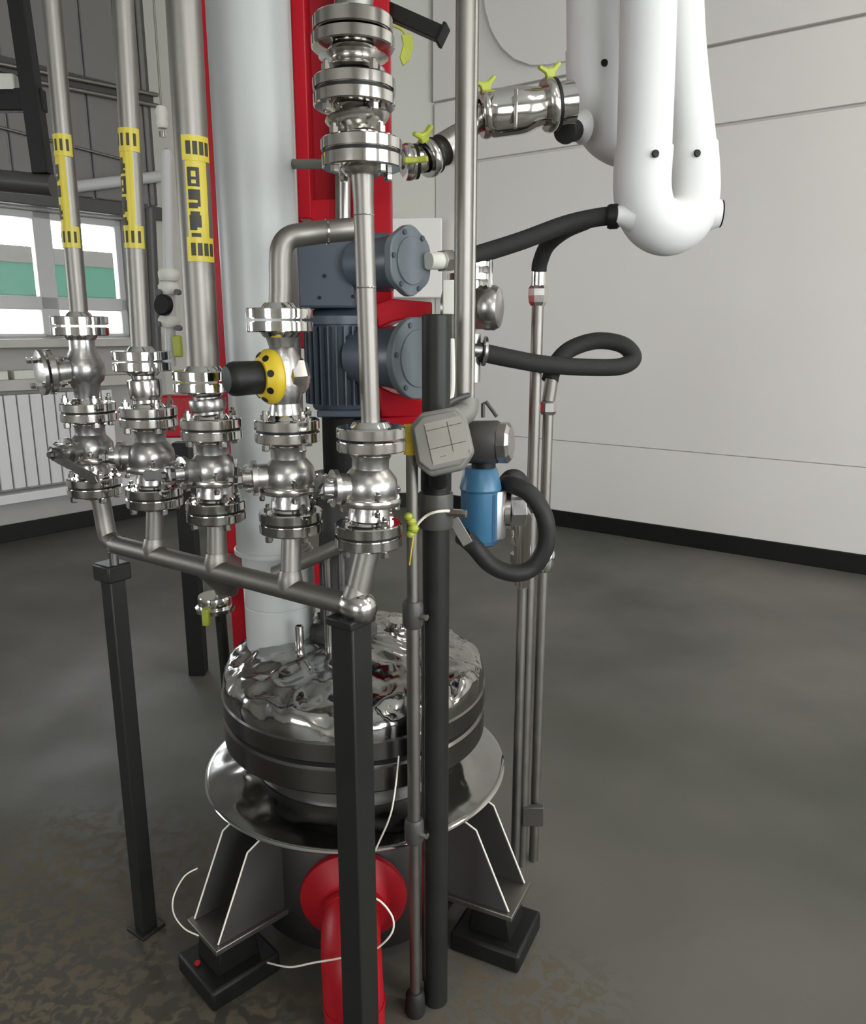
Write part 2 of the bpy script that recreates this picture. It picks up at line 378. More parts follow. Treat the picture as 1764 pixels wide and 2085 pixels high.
single('header_beam', G().box(uL(332, 430)[0], u_l + 2, -0.10, -0.032, Z_TOP + 0.01, Z_TOP + 0.105, mL), 'grey_dark', 'dark shallow beam above the bright window', 'beam', bevel=0.006)
wall_tube('vent_pipe', mL, (148, 381), (325, 359), 0.042, 0.075, 'frame', 'pale horizontal pipe above the window right of the first taped pipe', 'pipe')
for px0, px1 in ((300, 312), (318, 333)):
    pass
single('window_jamb_pipe', G().tube([P(303, 425, 5.3), P(318, 735, 5.3)], 0.04, 14), 'grey_dark', 'dark vertical pipe beside the right edge of the bright window', 'pipe')
# outside the window
od = 9.0
sh = thing('shed', 'green roofed low building seen through the far window', 'building', mL @ Vector((2, od, 0)))
ux = on_wall(mL, 140, 600, -od)[0]
def zo(py, d=od): return on_wall(mL, 140, py, -d)[1]
part(sh, 'wall', G().box(ux - 8, ux + 8, od, od + 4, -0.3, zo(606), mL), 'outside_wall')
slope = G(); a, b = zo(604), zo(540, od + 4)
slope.add([(ux - 8, od - .3, a), (ux + 8, od - .3, a), (ux + 8, od + 4, b), (ux - 8, od + 4, b), (ux - 8, od - .3, a - .1), (ux + 8, od - .3, a - .1), (ux + 8, od + 4, b - .1), (ux - 8, od + 4, b - .1)],
          [[0, 1, 2, 3], [7, 6, 5, 4], [0, 4, 5, 1], [1, 5, 6, 2], [2, 6, 7, 3], [3, 7, 4, 0]], mL)
part(sh, 'roof', slope, 'green_roof')
part(sh, 'parapet', G().box(ux - 8, ux + 8, od + 4, od + 4.3, b - 1, zo(508, od + 4), mL), 'parapet')
yard = single('yard', G().box(-14, 20, TH + 0.02, 26, -0.35, -0.25, mL), 'outside_ground', 'pale concrete yard outside the far window', 'ground'); yard['kind'] = 'structure'

# unseen ceiling lamps, added above the frame to brighten the hall
for x, y, lab in ((3.4, 2.4, 'nearest the pale right wall'), (2.2, 0.2, 'right of the viewer'), (4.6, -0.4, 'far right of the viewer'), (0.2, -2.8, 'behind the viewer')):
    t = thing('fill_lamp', 'added unseen ceiling lamp ' + lab + ', above the frame', 'lamp', (x, y, H - 0.05), 'added fill lamps of the hall')
    g = fr((x, y, H - 0.06), (0, 0, 1), (0.809, -0.588, 0))
    part(t, 'lamp_body', G().box(-0.65, 0.65, -0.09, 0.09, 0.0, 0.058, ), 'lamp_body', g, 0.005)
    part(t, 'diffuser', G().box(-0.62, 0.62, -0.06, 0.06, -0.03, 0.0), 'lamp_glow', g, 0.005)

# ------------------------------------------------------------------ flanges, bolts, valves
GK = 0.0045
def flange_mesh(r, t, material, hub=0.55):
    def mk():
        return G().lathe([(0, 0), (r * .93, 0), (r * .93, .0012), (r, .0012), (r, t - .002), (r - .002, t), (r * hub + .003, t), (r * hub, t + .005), (r * (hub - .06), t + .009), (0, t + .009)], 40)
    return shared(('flange', round(r, 4), round(t, 4), hub), mk, material)
def bolt_mesh(l, d=0.0078):
    def mk():
        g = G(); h = l / 2
        g.lathe([(0, -h - .002), (d * .8, -h - .002), (d * .95, -h), (d * .95, -h + d * 1.1), (d * .5, -h + d * 1.1), (d * .5, h - d * 1.1), (d * .95, h - d * 1.1), (d * .95, h), (d * .55, h), (d * .55, h + d * .7), (d * .4, h + d * .9), (0, h + d * .9)], 6)
        return g
    return shared(('bolt', round(l, 4), d), mk, 'steel_polished', 0)
def flange(t, p, axis, r=0.058, th=0.018, mt='steel_polished', bolts=0, rot=45.0, gasket=False, hub=0.55):
    """flange whose sealing face stands GK/2 from the joint p, on the side axis points to"""
    axis = Vector(axis)
    if abs(axis.normalized().z) > .9: axis = Vector((0, 0, 1 if axis.z > 0 else -1))
    f = fr(p, axis); m = f @ Matrix.Translation((0, 0, GK / 2))
    o = link('flange', flange_mesh(r, th, mt, hub), t, m)
    if gasket:
        link('gasket', shared(('gasket', round(r, 4)), lambda: G().cyl(r * .95, -GK / 2, GK / 2, 40), 'black'), t, f)
    if bolts:
        L = 2 * th + GK + 0.022
        for k in range(bolts):
            a = R(rot + 360.0 * k / bolts)
            link('bolt', bolt_mesh(L), o, f @ Matrix.Translation((r * .80 * math.cos(a), r * .80 * math.sin(a), 0)))
    return o
def seg_frame(p0, p1): return fr(p0, p1 - p0), (p1 - p0).length
TF = 0.018
def ball_valve(p0, p1, label, group, r=0.058, stem=-125.0, lever=0.11, lever_dir=None, lever_mat='steel_dark', seed=0):
    """p0 lower joint, p1 upper joint; stem: direction of the stem about the axis, degrees, 0 = towards the viewer, 90 = right"""
    t = thing('ball_valve', label, 'valve', p0, group); f, L = seg_frame(p0, p1); z0, z1 = TF + .01, L - TF - .01; h = z1 - z0; zc = z0 + h * .5
    flange(t, p0, p1 - p0, r, bolts=4, rot=40, gasket=True); flange(t, p1, p0 - p1, r, bolts=0)
    part(t, 'body', G().lathe([(0, z0), (r * .62, z0), (r * .60, z0 + h * .10), (r * .55, z0 + h * .2), (r * .70, z0 + h * .27), (r * .80, z0 + h * .38), (r * .82, zc), (r * .78, z0 + h * .64), (r * .64, z0 + h * .74),
                               (r * .54, z0 + h * .8), (r * .54, z1 - h * .06), (r * .6, z1), (0, z1)], 32), 'steel_cast', f)
    link('body_ring', shared(('ring', r), lambda: G().lathe([(r * .60, -.007), (r * .90, -.007), (r * .93, -.004), (r * .93, .004), (r * .90, .007), (r * .60, .007)], 32, closed=True), 'steel'), t, f @ Matrix.Translation((0, 0, z0 + h * .30)))
    for k in range(4):
        a = R(20 + 90 * k); link('body_bolt', bolt_mesh(0.036, 0.0055), t, f @ Matrix.Translation((r * .87 * math.cos(a), r * .87 * math.sin(a), z0 + h * .30)))
    a = R(stem); sd = Vector((math.cos(a), math.sin(a), 0)); s = fr(f @ (Vector((0, 0, zc)) + sd * r * .6), f.to_3x3() @ sd, (0, 0, 1))
    part(t, 'bonnet', G().lathe([(0, 0), (.025, 0), (.025, r * .38), (.032, r * .40), (.032, r * .55), (.018, r * .58), (.016, r * .85), (0, r * .85)], 20), 'steel_cast', s)
    part(t, 'stem', G().lathe([(0, r * .8), (.012, r * .8), (.012, r * .98), (.014, r * .99), (.014, r * 1.1), (.007, r * 1.12), (.007, r * 1.25), (0, r * 1.25)], 6), 'steel_dark', s, smooth=0)
    for k in range(4):
        b = R(45 + 90 * k); link('bonnet_bolt', bolt_mesh(0.018, 0.0045), t, s @ Matrix.Translation((.026 * math.cos(b), .026 * math.sin(b), r * .56)))
    if lever:
        ld = Vector(lever_dir) if lever_dir else Vector((0, 0, 1))
        lm = fr(s @ Vector((0, 0, r * 1.0)), s.to_3x3() @ Vector((0, 0, 1)), ld)
        g = G().prism([(-.016, -.012), (.02, -.013), (lever * .5, -.009), (lever, -.011), (lever + .012, 0), (lever, .011), (lever * .5, .009), (.02, .013), (-.016, .012)], 0, .006, lm)
        part(t, 'lever', g, lever_mat, bevel=.0015)
    return t
def check_valve(p0, p1, label, group, r=0.058, shape='barrel', mt='steel'):
    t = thing('check_valve', label, 'valve', p0, group); f, L = seg_frame(p0, p1); z0, z1 = TF + .01, L - TF - .01; h = z1 - z0
    flange(t, p0, p1 - p0, r, bolts=4, rot=40, gasket=True); flange(t, p1, p0 - p1, r, bolts=0)
    if shape == 'barrel':
        pr = [(0, z0), (r * .5, z0), (r * .5, z0 + h * .12), (r * .56, z0 + h * .2), (r * .58, z0 + h * .3), (r * .6, z0 + h * .75), (r * .58, z0 + h * .82), (r * .42, z0 + h * .86), (r * .42, z1), (0, z1)]
    elif shape == 'bowl':
        pr = [(0, z0), (r * .46, z0), (r * .5, z0 + h * .12), (r * .66, z0 + h * .38), (r * .76, z0 + h * .66), (r * .8, z0 + h * .84), (r * .76, z1), (0, z1)]
    elif shape == 'dome':
        pr = [(0, z0), (r * .78, z0), (r * .74, z0 + h * .14), (r * .6, z0 + h * .30), (r * .56, z0 + h * .42), (r * .54, z0 + h * .66), (r * .72, z0 + h * .86), (r * .84, z1), (0, z1)]
    else:
        pr = [(0, z0), (r * .42, z0), (r * .45, z0 + h * .1), (r * .55, z0 + h * .28), (r * .68, z0 + h * .42), (r * .70, z0 + h * .55), (r * .6, z0 + h * .7), (r * .46, z0 + h * .84), (r * .46, z1), (0, z1)]
    part(t, 'body', G().lathe(pr, 36), mt, f)
    return t, f, L

# ------------------------------------------------------------------ manifold: header pipe, five risers
HA = Vector((-0.745, 1.73, 1.03)); HB = Vector((-0.146, 1.31, 1.03))
YC = [1.73, 1.634, 1.52, 1.41, 1.315]
J2 = [P(193, 988, YC[0]), P(315, 1010, YC[1]), P(440, 1038, YC[2]), P(593, 1060, YC[3]), P(751, 1087, YC[4])]
J1 = [P(180, 838, YC[0]), P(303, 848, YC[1]), P(431, 872, YC[2]), P(585, 876, YC[3]), P(756, 893, YC[4])]
J0 = [P(163, 664, YC[0]), P(289, 735, YC[1]), P(416, 776, YC[2]), P(570, 652, YC[3])]
man = thing('manifold_header', 'sloping-looking steel header pipe with five risers below the row of valves', 'pipe', (HA + HB) / 2)
dirH = (HB - HA).normalized()
part(man, 'header_pipe', G().tube([HA + dirH * 0.035, HB - dirH * 0.005], 0.0205, 24), 'steel_satin')
el = [J2[0] + Vector((0, 0, -0.018)), J2[0] * .3 + (HA + Vector((0, 0, .09))) * .7] + [HA + Vector((0, 0, .06)), HA + Vector((0.004, -.003, .03)), HA + dirH * .012 + Vector((0, 0, .012)), HA + dirH * .04]
part(man, 'elbow', G().tube(spline(el, 6), 0.0205, 24), 'steel_satin')
part(man, 'weld_ring', G().tube([HA + dirH * .034, HA + dirH * .041], 0.0218, 24), 'steel_polished')
part(man, 'end_cap', G().lathe([(0, -.03), (.022, -.03), (.0275, -.02), (.0285, 0), (.026, .016), (.016, .027), (0, .031)], 24, fr(HB + dirH * .022, dirH)), 'steel')
hs = [0, .24, .516, .80, 1.015]
foot = [None] + [HA + (HB - HA) * s for s in hs[1:]]
for k in range(1, 5):
    part(man, 'riser', G().tube([foot[k], J2[k] + Vector((0, 0, -.02))], [0.0185, 0.0185, 0.0185, 0.0185, 0.021][k], 20), 'steel_satin')
    part(man, 'tee_saddle', G().lathe([(.0195, -.012), (.0235, .010), (.0215, .022), (.0195, .030)], 20, fr(foot[k] + Vector((0, 0, .006)), J2[k] - foot[k])), 'steel_satin')
for k in range(5):
    below = (HA + Vector((0, 0, .06))) if k == 0 else foot[k]
    flange(man, J2[k], below - J2[k] if k else Vector((0, 0, -1)), 0.058, hub=.5)

names = ['leftmost', 'second from the left', 'third from the left', 'fourth from the left', 'fifth from the left']
bv_lab = ['lower ball valve of the leftmost column with a dark lever crossing in front',
          'lower ball valve of the second column from the left above the header',
          'lower ball valve of the third column, in front of the grey column foot',
          'lower ball valve of the fourth column, below the yellow and black actuator',
          'lower ball valve of the rightmost column, left of the grey display head']
for k in range(5):
    kw = [dict(stem=-28, lever=.13, lever_dir=(1, 0, -.32)), dict(stem=-88, lever=0), dict(stem=-48, lever=.10, lever_dir=(-1, .2, -.12)), dict(stem=-72, lever=.05, lever_dir=(-.7, -.7, .45)), dict(stem=-66, lever=.05, lever_dir=(-.7, -.6, .2))][k]
    ball_valve(J2[k], J1[k], bv_lab[k], 'ball valves of the manifold', **kw)
# upper valves of the columns
t1, f1, L1 = check_valve(J1[0], J0[0], 'bulbous steel valve of the leftmost column with a flanged side port', 'check valves of the manifold', shape='globe', mt='steel_cast')
sd = (f1.to_3x3() @ Vector((.62, -.78, -.05))).normalized(); bc = f1 @ Vector((0, 0, L1 * .50))
part(t1, 'bulb', G().lathe([(0, -.043), (.022, -.038), (.038, -.024), (.044, -.004), (.041, .014), (.030, .032), (.022, .045), (0, .046)], 30, fr(bc, (0, 0, 1))), 'steel_cast')
part(t1, 'side_port', G().tube([bc, bc + sd * .074], .028, 20), 'steel_cast')
fo = flange(t1, bc + sd * .078, -sd, .047, .013, 'steel', bolts=4, hub=.62)
part(t1, 'port_cover', G().lathe([(0, .002), (.044, .002), (.047, .004), (.047, .012), (.032, .016), (0, .018)], 30, fr(bc + sd * .078, sd)), 'steel_cast')
check_valve(J1[1], J0[1], 'short barrel valve of the second column, below the second taped pipe', 'check valves of the manifold')
check_valve(J1[2], J0[2], 'ribbed barrel valve of the third column, below the widest taped pipe', 'check valves of the manifold', shape='barrel', mt='steel_cast')

# control valve with the yellow collar and black knob
cv = thing('control_valve', 'steel valve with black knob and yellow perforated collar on its side', 'valve', J1[3]); f, L = seg_frame(J1[3], J0[3])
flange(cv, J1[3], J0[3] - J1[3], bolts=4, gasket=True); flange(cv, J0[3], J1[3] - J0[3])
r = .058; z0, z1 = TF + .01, L - TF - .01; zc = L * .50
part(cv, 'body', G().lathe([(0, z0), (r * .5, z0), (r * .45, z0 + .02), (r * .42, zc - .05), (r * .56, zc - .03), (r * .56, zc + .03), (r * .40, zc + .05), (r * .36, z1 - .02), (r * .46, z1), (0, z1)], 32), 'steel_cast', f)
ax = Vector((-.79, -.58, -.02)).normalized(); s = fr(f @ Vector((.0, -.002, zc)) - ax * .022, ax, (0, 0, 1))
part(cv, 'bonnet_nut', G().lathe([(0, -.018), (.030, -.018), (.039, -.008), (.039, .018), (.030, .024), (0, .024)], 8), 'steel', s, smooth=0)
part(cv, 'bonnet_sleeve', G().cyl(.026, .02, .036, 24), 'alu', s)
part(cv, 'collar', G().lathe([(0, .036), (.044, .036), (.048, .041), (.048, .050), (.044, .056), (.034, .066), (.028, .066), (0, .066)], 40), 'yellow', s)
for k in range(8):
    a = R(360 * k / 8 + 12); part(cv, 'collar_hole', G().cyl(.0062, -.001, .0016, 12, fr((.0385 * math.cos(a), .0385 * math.sin(a), .0612), (math.cos(a) * .7, math.sin(a) * .7, .7))), 'black', s)
part(cv, 'knob', G().lathe([(0, .06), (.026, .06), (.0285, .066), (.0295, .112), (.028, .118), (.022, .126), (0, .129)], 32), 'black', s)

# ------------------------------------------------------------------ taped pipes
def process_pipe(top, j, rad, label, tape=None, tape_side=(-62, 8), r=.058, band=(-88, 70)):
    t = thing('process_pipe', label, 'pipe', j, 'taped pipes'); f, L = seg_frame(j, top)
    part(t, 'pipe', G().lathe([(0, TF), (rad, TF), (rad, L), (0, L)], 28), 'steel_satin', f)
    flange(t, j, top - j, r, hub=max(.42, (rad + .003) / r))
    if tape:
        za, zb, chars = tape; a0, a1 = tape_side
        o = part(t, 'warning_tape', G().patch(rad + .0004, a0, a1, za, zb, 8), 'tape', f, label='yellow pipe tape with black characters')
        for (c0, c1) in ((za - .0, za + .042), (zb - .042, zb)):
            b = part(t, 'tape_band', G().patch(rad + .0012, band[0], band[1], c0, c1, 16), 'tape', f, label='yellow tape band with black bars')
            for k in range(4):
                a = band[0] + (band[1] - band[0]) * (.14 + .21 * k); part(b, 'printed_bar', G().patch(rad + .0019, a, a + 15, c0 + .010, c1 - .010, 4, thick=.0004), 'print_black', f)
        am, aw = chars[0]; zz = chars[1]
        for rows in chars[2]:
            # each character: a few black strokes
            for (x0, x1, y0, y1) in rows:
                part(o, 'printed_stroke', G().patch(rad + .0011, am + (x0 - .5) * aw, am + (x1 - .5) * aw, zz + y0 * .032, zz + y1 * .032, 4, thick=.0004), 'print_black', f)
            zz -= .037
    return t
CH_A = [(0, 1, 0.0, .18), (.1, .75, .18, .9), (.75, 1, .3, .55)]
CH_B = [(0, 1, .8, 1), (0, .3, 0, .8), (.7, 1, 0, .8), (0.3, .7, .35, .5), (.3, .7, 0, .15)]
CH_C = [(0, 1, .45, 1), (0, .75, .0, .3), (.75, 1, .1, .45)]
CH_D = [(.1, .9, .8, 1), (0, 1, .15, .8), (0, .6, 0, .15)]
top = [J0[k] + (q - J0[k]) * ((3.6 - J0[k].z) / (q.z - J0[k].z)) for k, q in enumerate((P(101, -40, 1.73), P(248, -40, 1.634), P(371, -40, 1.52)))]
def zz(t, j, px, py, Y):                 # length along the pipe axis for a pixel
    return (P(px, py, Y) - j).dot((t - j).normalized())
process_pipe(top[0], J0[0], PX(17.5, 1.73), 'leftmost slim steel pipe with a yellow tape strip',
             (zz(top[0], J0[0], 150, 506, 1.73), zz(top[0], J0[0], 117, 276, 1.73), ((-46, 50), zz(top[0], J0[0], 130, 372, 1.73), [CH_C, [(.2, 1, .2, .9)], CH_A])), (-88, 22))
process_pipe(top[1], J0[1], PX(19.5, 1.634), 'second slim steel pipe from the left, its yellow tape reading down in black',
             (zz(top[1], J0[1], 275, 507, 1.634), zz(top[1], J0[1], 260, 264, 1.634), ((-42, 54), zz(top[1], J0[1], 265, 357, 1.634), [CH_A, CH_B, CH_D, CH_D])), (-88, 28))
process_pipe(top[2], J0[2], PX(32, 1.52), 'widest of the three taped steel pipes, beside the pale grey column',
             (zz(top[2], J0[2], 400, 535, 1.52), zz(top[2], J0[2], 390, 282, 1.52), ((17, 38), zz(top[2], J0[2], 390, 385, 1.52), [CH_B, CH_C, CH_D, CH_D])), (-8, 64), band=(-16, 84))
# ------------------------------------------------------------------ elbow pipe feeding the fourth column
ep = thing('elbow_pipe', 'satin steel pipe bending from the fourth column towards the tall central pipe', 'pipe', J0[3])
Yk = YC[3]; path = [J0[3] + Vector((0, 0, .016)), P(571, 585, Yk), P(571, 530, Yk), P(576, 500, Yk + .002), P(592, 483, Yk + .006), P(620, 477, Yk + .012), P(680, 470, Yk + .03), P(735, 465, Yk + .05)]
part(ep, 'pipe', G().tube(spline(path, 6), PX(22, 1.42), 24), 'steel_satin')
flange(ep, J0[3], (0, 0, 1), hub=.5)
tv = P(699, 463, Yk + .05)
part(ep, 'branch_pipe', G().tube([tv, P(697, -40, Yk + .06), UP(P(697, -40, Yk + .06))], PX(15, 1.45, 1.7), 18), 'steel_dark')
part(ep, 'tee_collar', G().tube([P(664, 472, Yk + .025), P(668, 472, Yk + .026)], PX(24, 1.42), 24), 'steel')
# ------------------------------------------------------------------ tall central pipe and the big flanged valves above it
J5 = P(737, 314, 1.315); Jb = P(722, 191, 1.315); Ja = P(719, 72, 1.315)
cpipe = thing('central_pipe', 'tall bare steel pipe between the big upper flanges and the rightmost valve', 'pipe', J1[4])
f, L = seg_frame(J1[4], J5); rd = PX(20, 1.315, 1.5)
part(cpipe, 'pipe', G().lathe([(0, TF), (rd, TF), (rd, L - .10), (rd * 1.02, L - .085), (rd * 1.0, L - .07), (rd * 1.12, L - .03), (rd * 1.25, L - TF), (0, L - TF)], 28), 'steel_satin', f)
for zz_ in (L * .55, L - .09): part(cpipe, 'weld_seam', G().lathe([(rd * .98, -.002), (rd * 1.04, 0), (rd * .98, .002)], 28), 'steel_polished', f @ Matrix.Translation((0, 0, zz_)))
flange(cpipe, J1[4], J5 - J1[4]); flange(cpipe, J5, J1[4] - J5, .062, .02, hub=.48)
RB = .063; TF = .021
check_valve(J5, Jb, 'bowl-shaped polished valve between the middle and lower big flanges in front of the red frame', 'big flanged valves', r=RB, shape='bowl', mt='steel')
check_valve(Jb, Ja, 'waisted polished valve between the top and middle big flanges in front of the red frame', 'big flanged valves', r=RB, shape='dome', mt='steel')
tp = thing('top_pipe', 'polished pipe stub rising out of the frame above the topmost big flange', 'pipe', Ja)
flange(tp, Ja, (0, 0, 1), .060, .021); part(tp, 'pipe', G().tube([Ja + Vector((0, 0, .02)), P(735, -60, 1.315), UP(P(736, -60, 1.315))], .026, 24), 'steel_satin')
TF = .018

# ------------------------------------------------------------------ stands and posts
def post(px, py_top, Y, s, label, rot, bottom=None, px_b=None):
    top_ = P(px, py_top, Y); t = thing('support_post', label, 'post', (top_.x, top_.y, 0))
    g = Matrix.Translation((top_.x, top_.y, 0)) @ Matrix.Rotation(R(rot), 4, 'Z')
    part(t, 'post', G().box(-s, s, -s, s, .008, top_.z), 'dark_paint', g, .003)
    part(t, 'base_plate', G().box(-s * 1.7, s * 1.7, -s * 1.7, s * 1.7, 0, .01), 'dark_paint', g, .002)
    return t, top_, g
t, tp_, g = post(227, 1150, 1.73, .020, 'slim dark square post under the left end of the header pipe', -35)
part(t, 'saddle', G().box(-.032, .032, -.030, .030, tp_.z - .035, tp_.z + .006), 'dark_paint', g, .005)
part(t, 'bracket_pin', G().cyl(.010, tp_.z + .004, HA.z - .018, 14, Matrix.Translation((HA.x + .02, HA.y - .015, 0))), 'steel_dark')
t, tp_, g = post(715, 1262, 1.31, .026, 'nearest dark square post under the right end of the header, before the red pipe', -35)
part(t, 'saddle_plate', G().box(-.030, .030, -.034, .034, tp_.z - .006, tp_.z + .010), 'dark_paint', g, .003)
# round black post carrying the display head
px_ = .006; bp = thing('round_post', 'thick round black post standing behind the grey display head', 'post', (px_, 1.51, 0))
zt_ = P(884, 640, 1.51).z
part(bp, 'post', G().lathe([(0, .0), (.027, .0), (.027, zt_ - .002), (.025, zt_), (0, zt_)], 32), 'dark_paint', Matrix.Translation((px_, 1.51, 0)))
zc_ = P(890, 1040, 1.50).z
part(bp, 'clamp', G().lathe([(.027, -.035), (.033, -.035), (.034, -.03), (.034, .03), (.033, .035), (.027, .035)], 32, closed=True), 'grey_dark', Matrix.Translation((px_, 1.51, zc_)))
part(bp, 'clamp_sleeve', G().lathe([(.027, .04), (.030, .04), (.030, .105), (.027, .105)], 32, closed=True), 'black', Matrix.Translation((px_, 1.51, zc_)))
part(bp, 'clamp_bolt', G().cyl(.008, -.03, .03, 6, fr((px_ + .03, 1.485, zc_), (1, -.4, 0))), 'steel', smooth=0)
part(bp, 'flat_bracket', G().box(-.030, .030, -.0025, .0025, -.011, .011, fr(P(938, 1082, 1.52), (-.85, 0, -.5), (.5, 0, -.85)) @ Matrix.Rotation(R(0), 4, 'X')), 'steel_satin', bevel=.001)
# rear frame leg
rl = PZ(405, 1370, 0)
rp = thing('rear_post', 'black square leg standing on the floor far behind the valves, left of the grey column', 'post', rl)
part(rp, 'upright', G().box(-.035, .035, -.035, .035, 0, P(378, 900, rl.y).z, Matrix.Translation(rl)), 'black', bevel=.003)
# slim stand pole with black rubber foot
sl = Vector((-.040, 1.475, 0)); stp = thing('stand_pole', 'slim steel pole with a black rubber foot, between front post and round black post', 'pole', sl)
ztp = P(836, 868, 1.475).z
part(stp, 'rubber_foot', G().lathe([(0, 0), (.021, 0), (.023, .006), (.021, .05), (.015, .058), (0, .058)], 24), 'rubber', Matrix.Translation(sl))
zj1 = P(835, 1690, 1.475).z; zj2 = P(830, 1250, 1.475).z
part(stp, 'lower_tube', G().cyl(.0115, .05, zj1, 18), 'steel_satin', Matrix.Translation(sl))
part(stp, 'middle_tube', G().cyl(.0135, zj1, zj2, 18), 'steel_satin', Matrix.Translation(sl))
part(stp, 'upper_tube', G().cyl(.0115, zj2, ztp, 18), 'steel_satin', Matrix.Translation(sl))
for z_ in (zj1, zj2): part(stp, 'clamp', G().lathe([(0, -.028), (.017, -.028), (.021, -.02), (.021, .02), (.017, .028), (0, .028)], 20), 'grey_dark', Matrix.Translation(sl + Vector((0, 0, z_))))
for z_ in (zj1, zj2): part(stp, 'clamp_screw', G().cyl(.007, 0, .035, 6, fr(sl + Vector((0, 0, z_)), (.8, -.6, 0))), 'steel', smooth=0)
stp2 = sl + Vector((.024, .02, 0))
single('thin_tube', G().cyl(.009, .06, P(860, 1250, 1.49).z, 14, Matrix.Translation(stp2 + Vector((0, .01, 0)))), 'steel_dark', 'thin dark tube right behind the slim stand pole', 'tube')
part(stp, 'yellow_strap', G().lathe([(.012, -.028), (.0155, -.028), (.0155, .028), (.012, .028)], 18, closed=True), 'yellow', Matrix.Translation((sl.x, sl.y, P(838, 895, 1.475).z)), label='yellow strap')

# ------------------------------------------------------------------ reactor vessel
VC = Vector((-0.2, 1.87, 0)); VM = Matrix.Translation(VC)
ves = thing('reactor_vessel', 'squat stainless reactor vessel with foil wrapped lid and wide polished collar', 'vessel', VC)
part(ves, 'shell', G().lathe([(0, .03), (.24, .03), (.275, .05), (.283, .09), (.283, .385), (.275, .40), (.26, .41), (.26, .50), (0, .50)], 72), 'vessel_steel', VM)
def crinkle(g, amp, sc_, seed):
    for v in g.v:
        q = v * sc_ + Vector((seed, seed, seed)); d = noise.cell_vector(q * 1.0) if False else None
        n1 = noise.turbulence_vector(q, 2, True, amplitude_scale=.5, frequency_scale=2.1)
        rr = Vector((v.x, v.y, 0)); k = 1.0
        v += Vector((n1.x, n1.y, n1.z)) * amp * k
    return g
col = G()
prof = [(.262, .428)] + [(.262 + (.384 - .262) * k / 14, .428 - .022 * (k / 14)) for k in range(1, 15)] + [(.387, .402), (.384, .398), (.30, .415), (.262, .42)]
col.lathe(prof, 120)
for v in col.v:
    rr = math.hypot(v.x, v.y); k = max(0, min(1, (.382 - rr) / .05)) * max(0, min(1, (rr - .265) / .03)); a = math.atan2(v.y, v.x)
    v.z += k * (.007 * noise.noise(Vector((v.x * 9, v.y * 9, 3.3))) + .003 * noise.noise(Vector((v.x * 24, v.y * 24, 1.3))) )
part(ves, 'collar_plate', col, 'steel_collar', VM, smooth=60)
part(ves, 'vessel_flange', G().lathe([(.26, .505), (.325, .505), (.331, .511), (.331, .565), (.325, .570), (.26, .570)], 90, closed=True), 'steel_ring', VM)
part(ves, 'gasket', G().lathe([(0, .570), (.325, .570), (.325, .582), (0, .582)], 90), 'black', VM)
part(ves, 'lid_flange', G().lathe([(0, .582), (.328, .582), (.333, .587), (.333, .628), (.328, .634), (0, .634)], 90), 'steel_ring', VM)
for k in range(20):
    a = R(360 * k / 20 + 6)
    part(ves, 'flange_bolt', G(), 'steel') if False else link('flange_bolt', shared(('vbolt',), lambda: G().lathe([(0, -.075), (.009, -.075), (.009, -.06), (.006, -.06), (.006, .05), (.011, .05), (.011, .066), (.006, .066), (.006, .078), (0, .080)], 6), 'steel_polished', 0), ves, VM @ Matrix.Translation((.305 * math.cos(a), .305 * math.sin(a), .578)))
lid = G(); n = 26
lp = [(.329, .628), (.331, .65)] + [(.329 * math.cos(R(90 * k / n)), .655 + .085 * math.sin(R(90 * k / n)) ** .8) for k in range(1, n)] + [(0, .74)]
lid.lathe(lp, 150)
for v in lid.v:
    if v.z < .64: continue
    d1 = noise.noise(Vector((v.x * 11, v.y * 11, v.z * 11 + 5))); d2 = abs(noise.noise(Vector((v.x * 19 + 4, v.y * 19, v.z * 19)))); d3 = abs(noise.noise(Vector((v.x * 42, v.y * 42 + 9, v.z * 42))))
    v.z += .014 * d1 - .020 * d2 - .006 * d3 + .008
    rr = math.hypot(v.x, v.y)
    if rr > .25: s_ = 1 + (.012 * d1 - .010 * d2); v.x *= s_; v.y *= s_
part(ves, 'foil_wrap', lid, 'foil', VM, smooth=50, label='crinkled shiny foil over the lid')
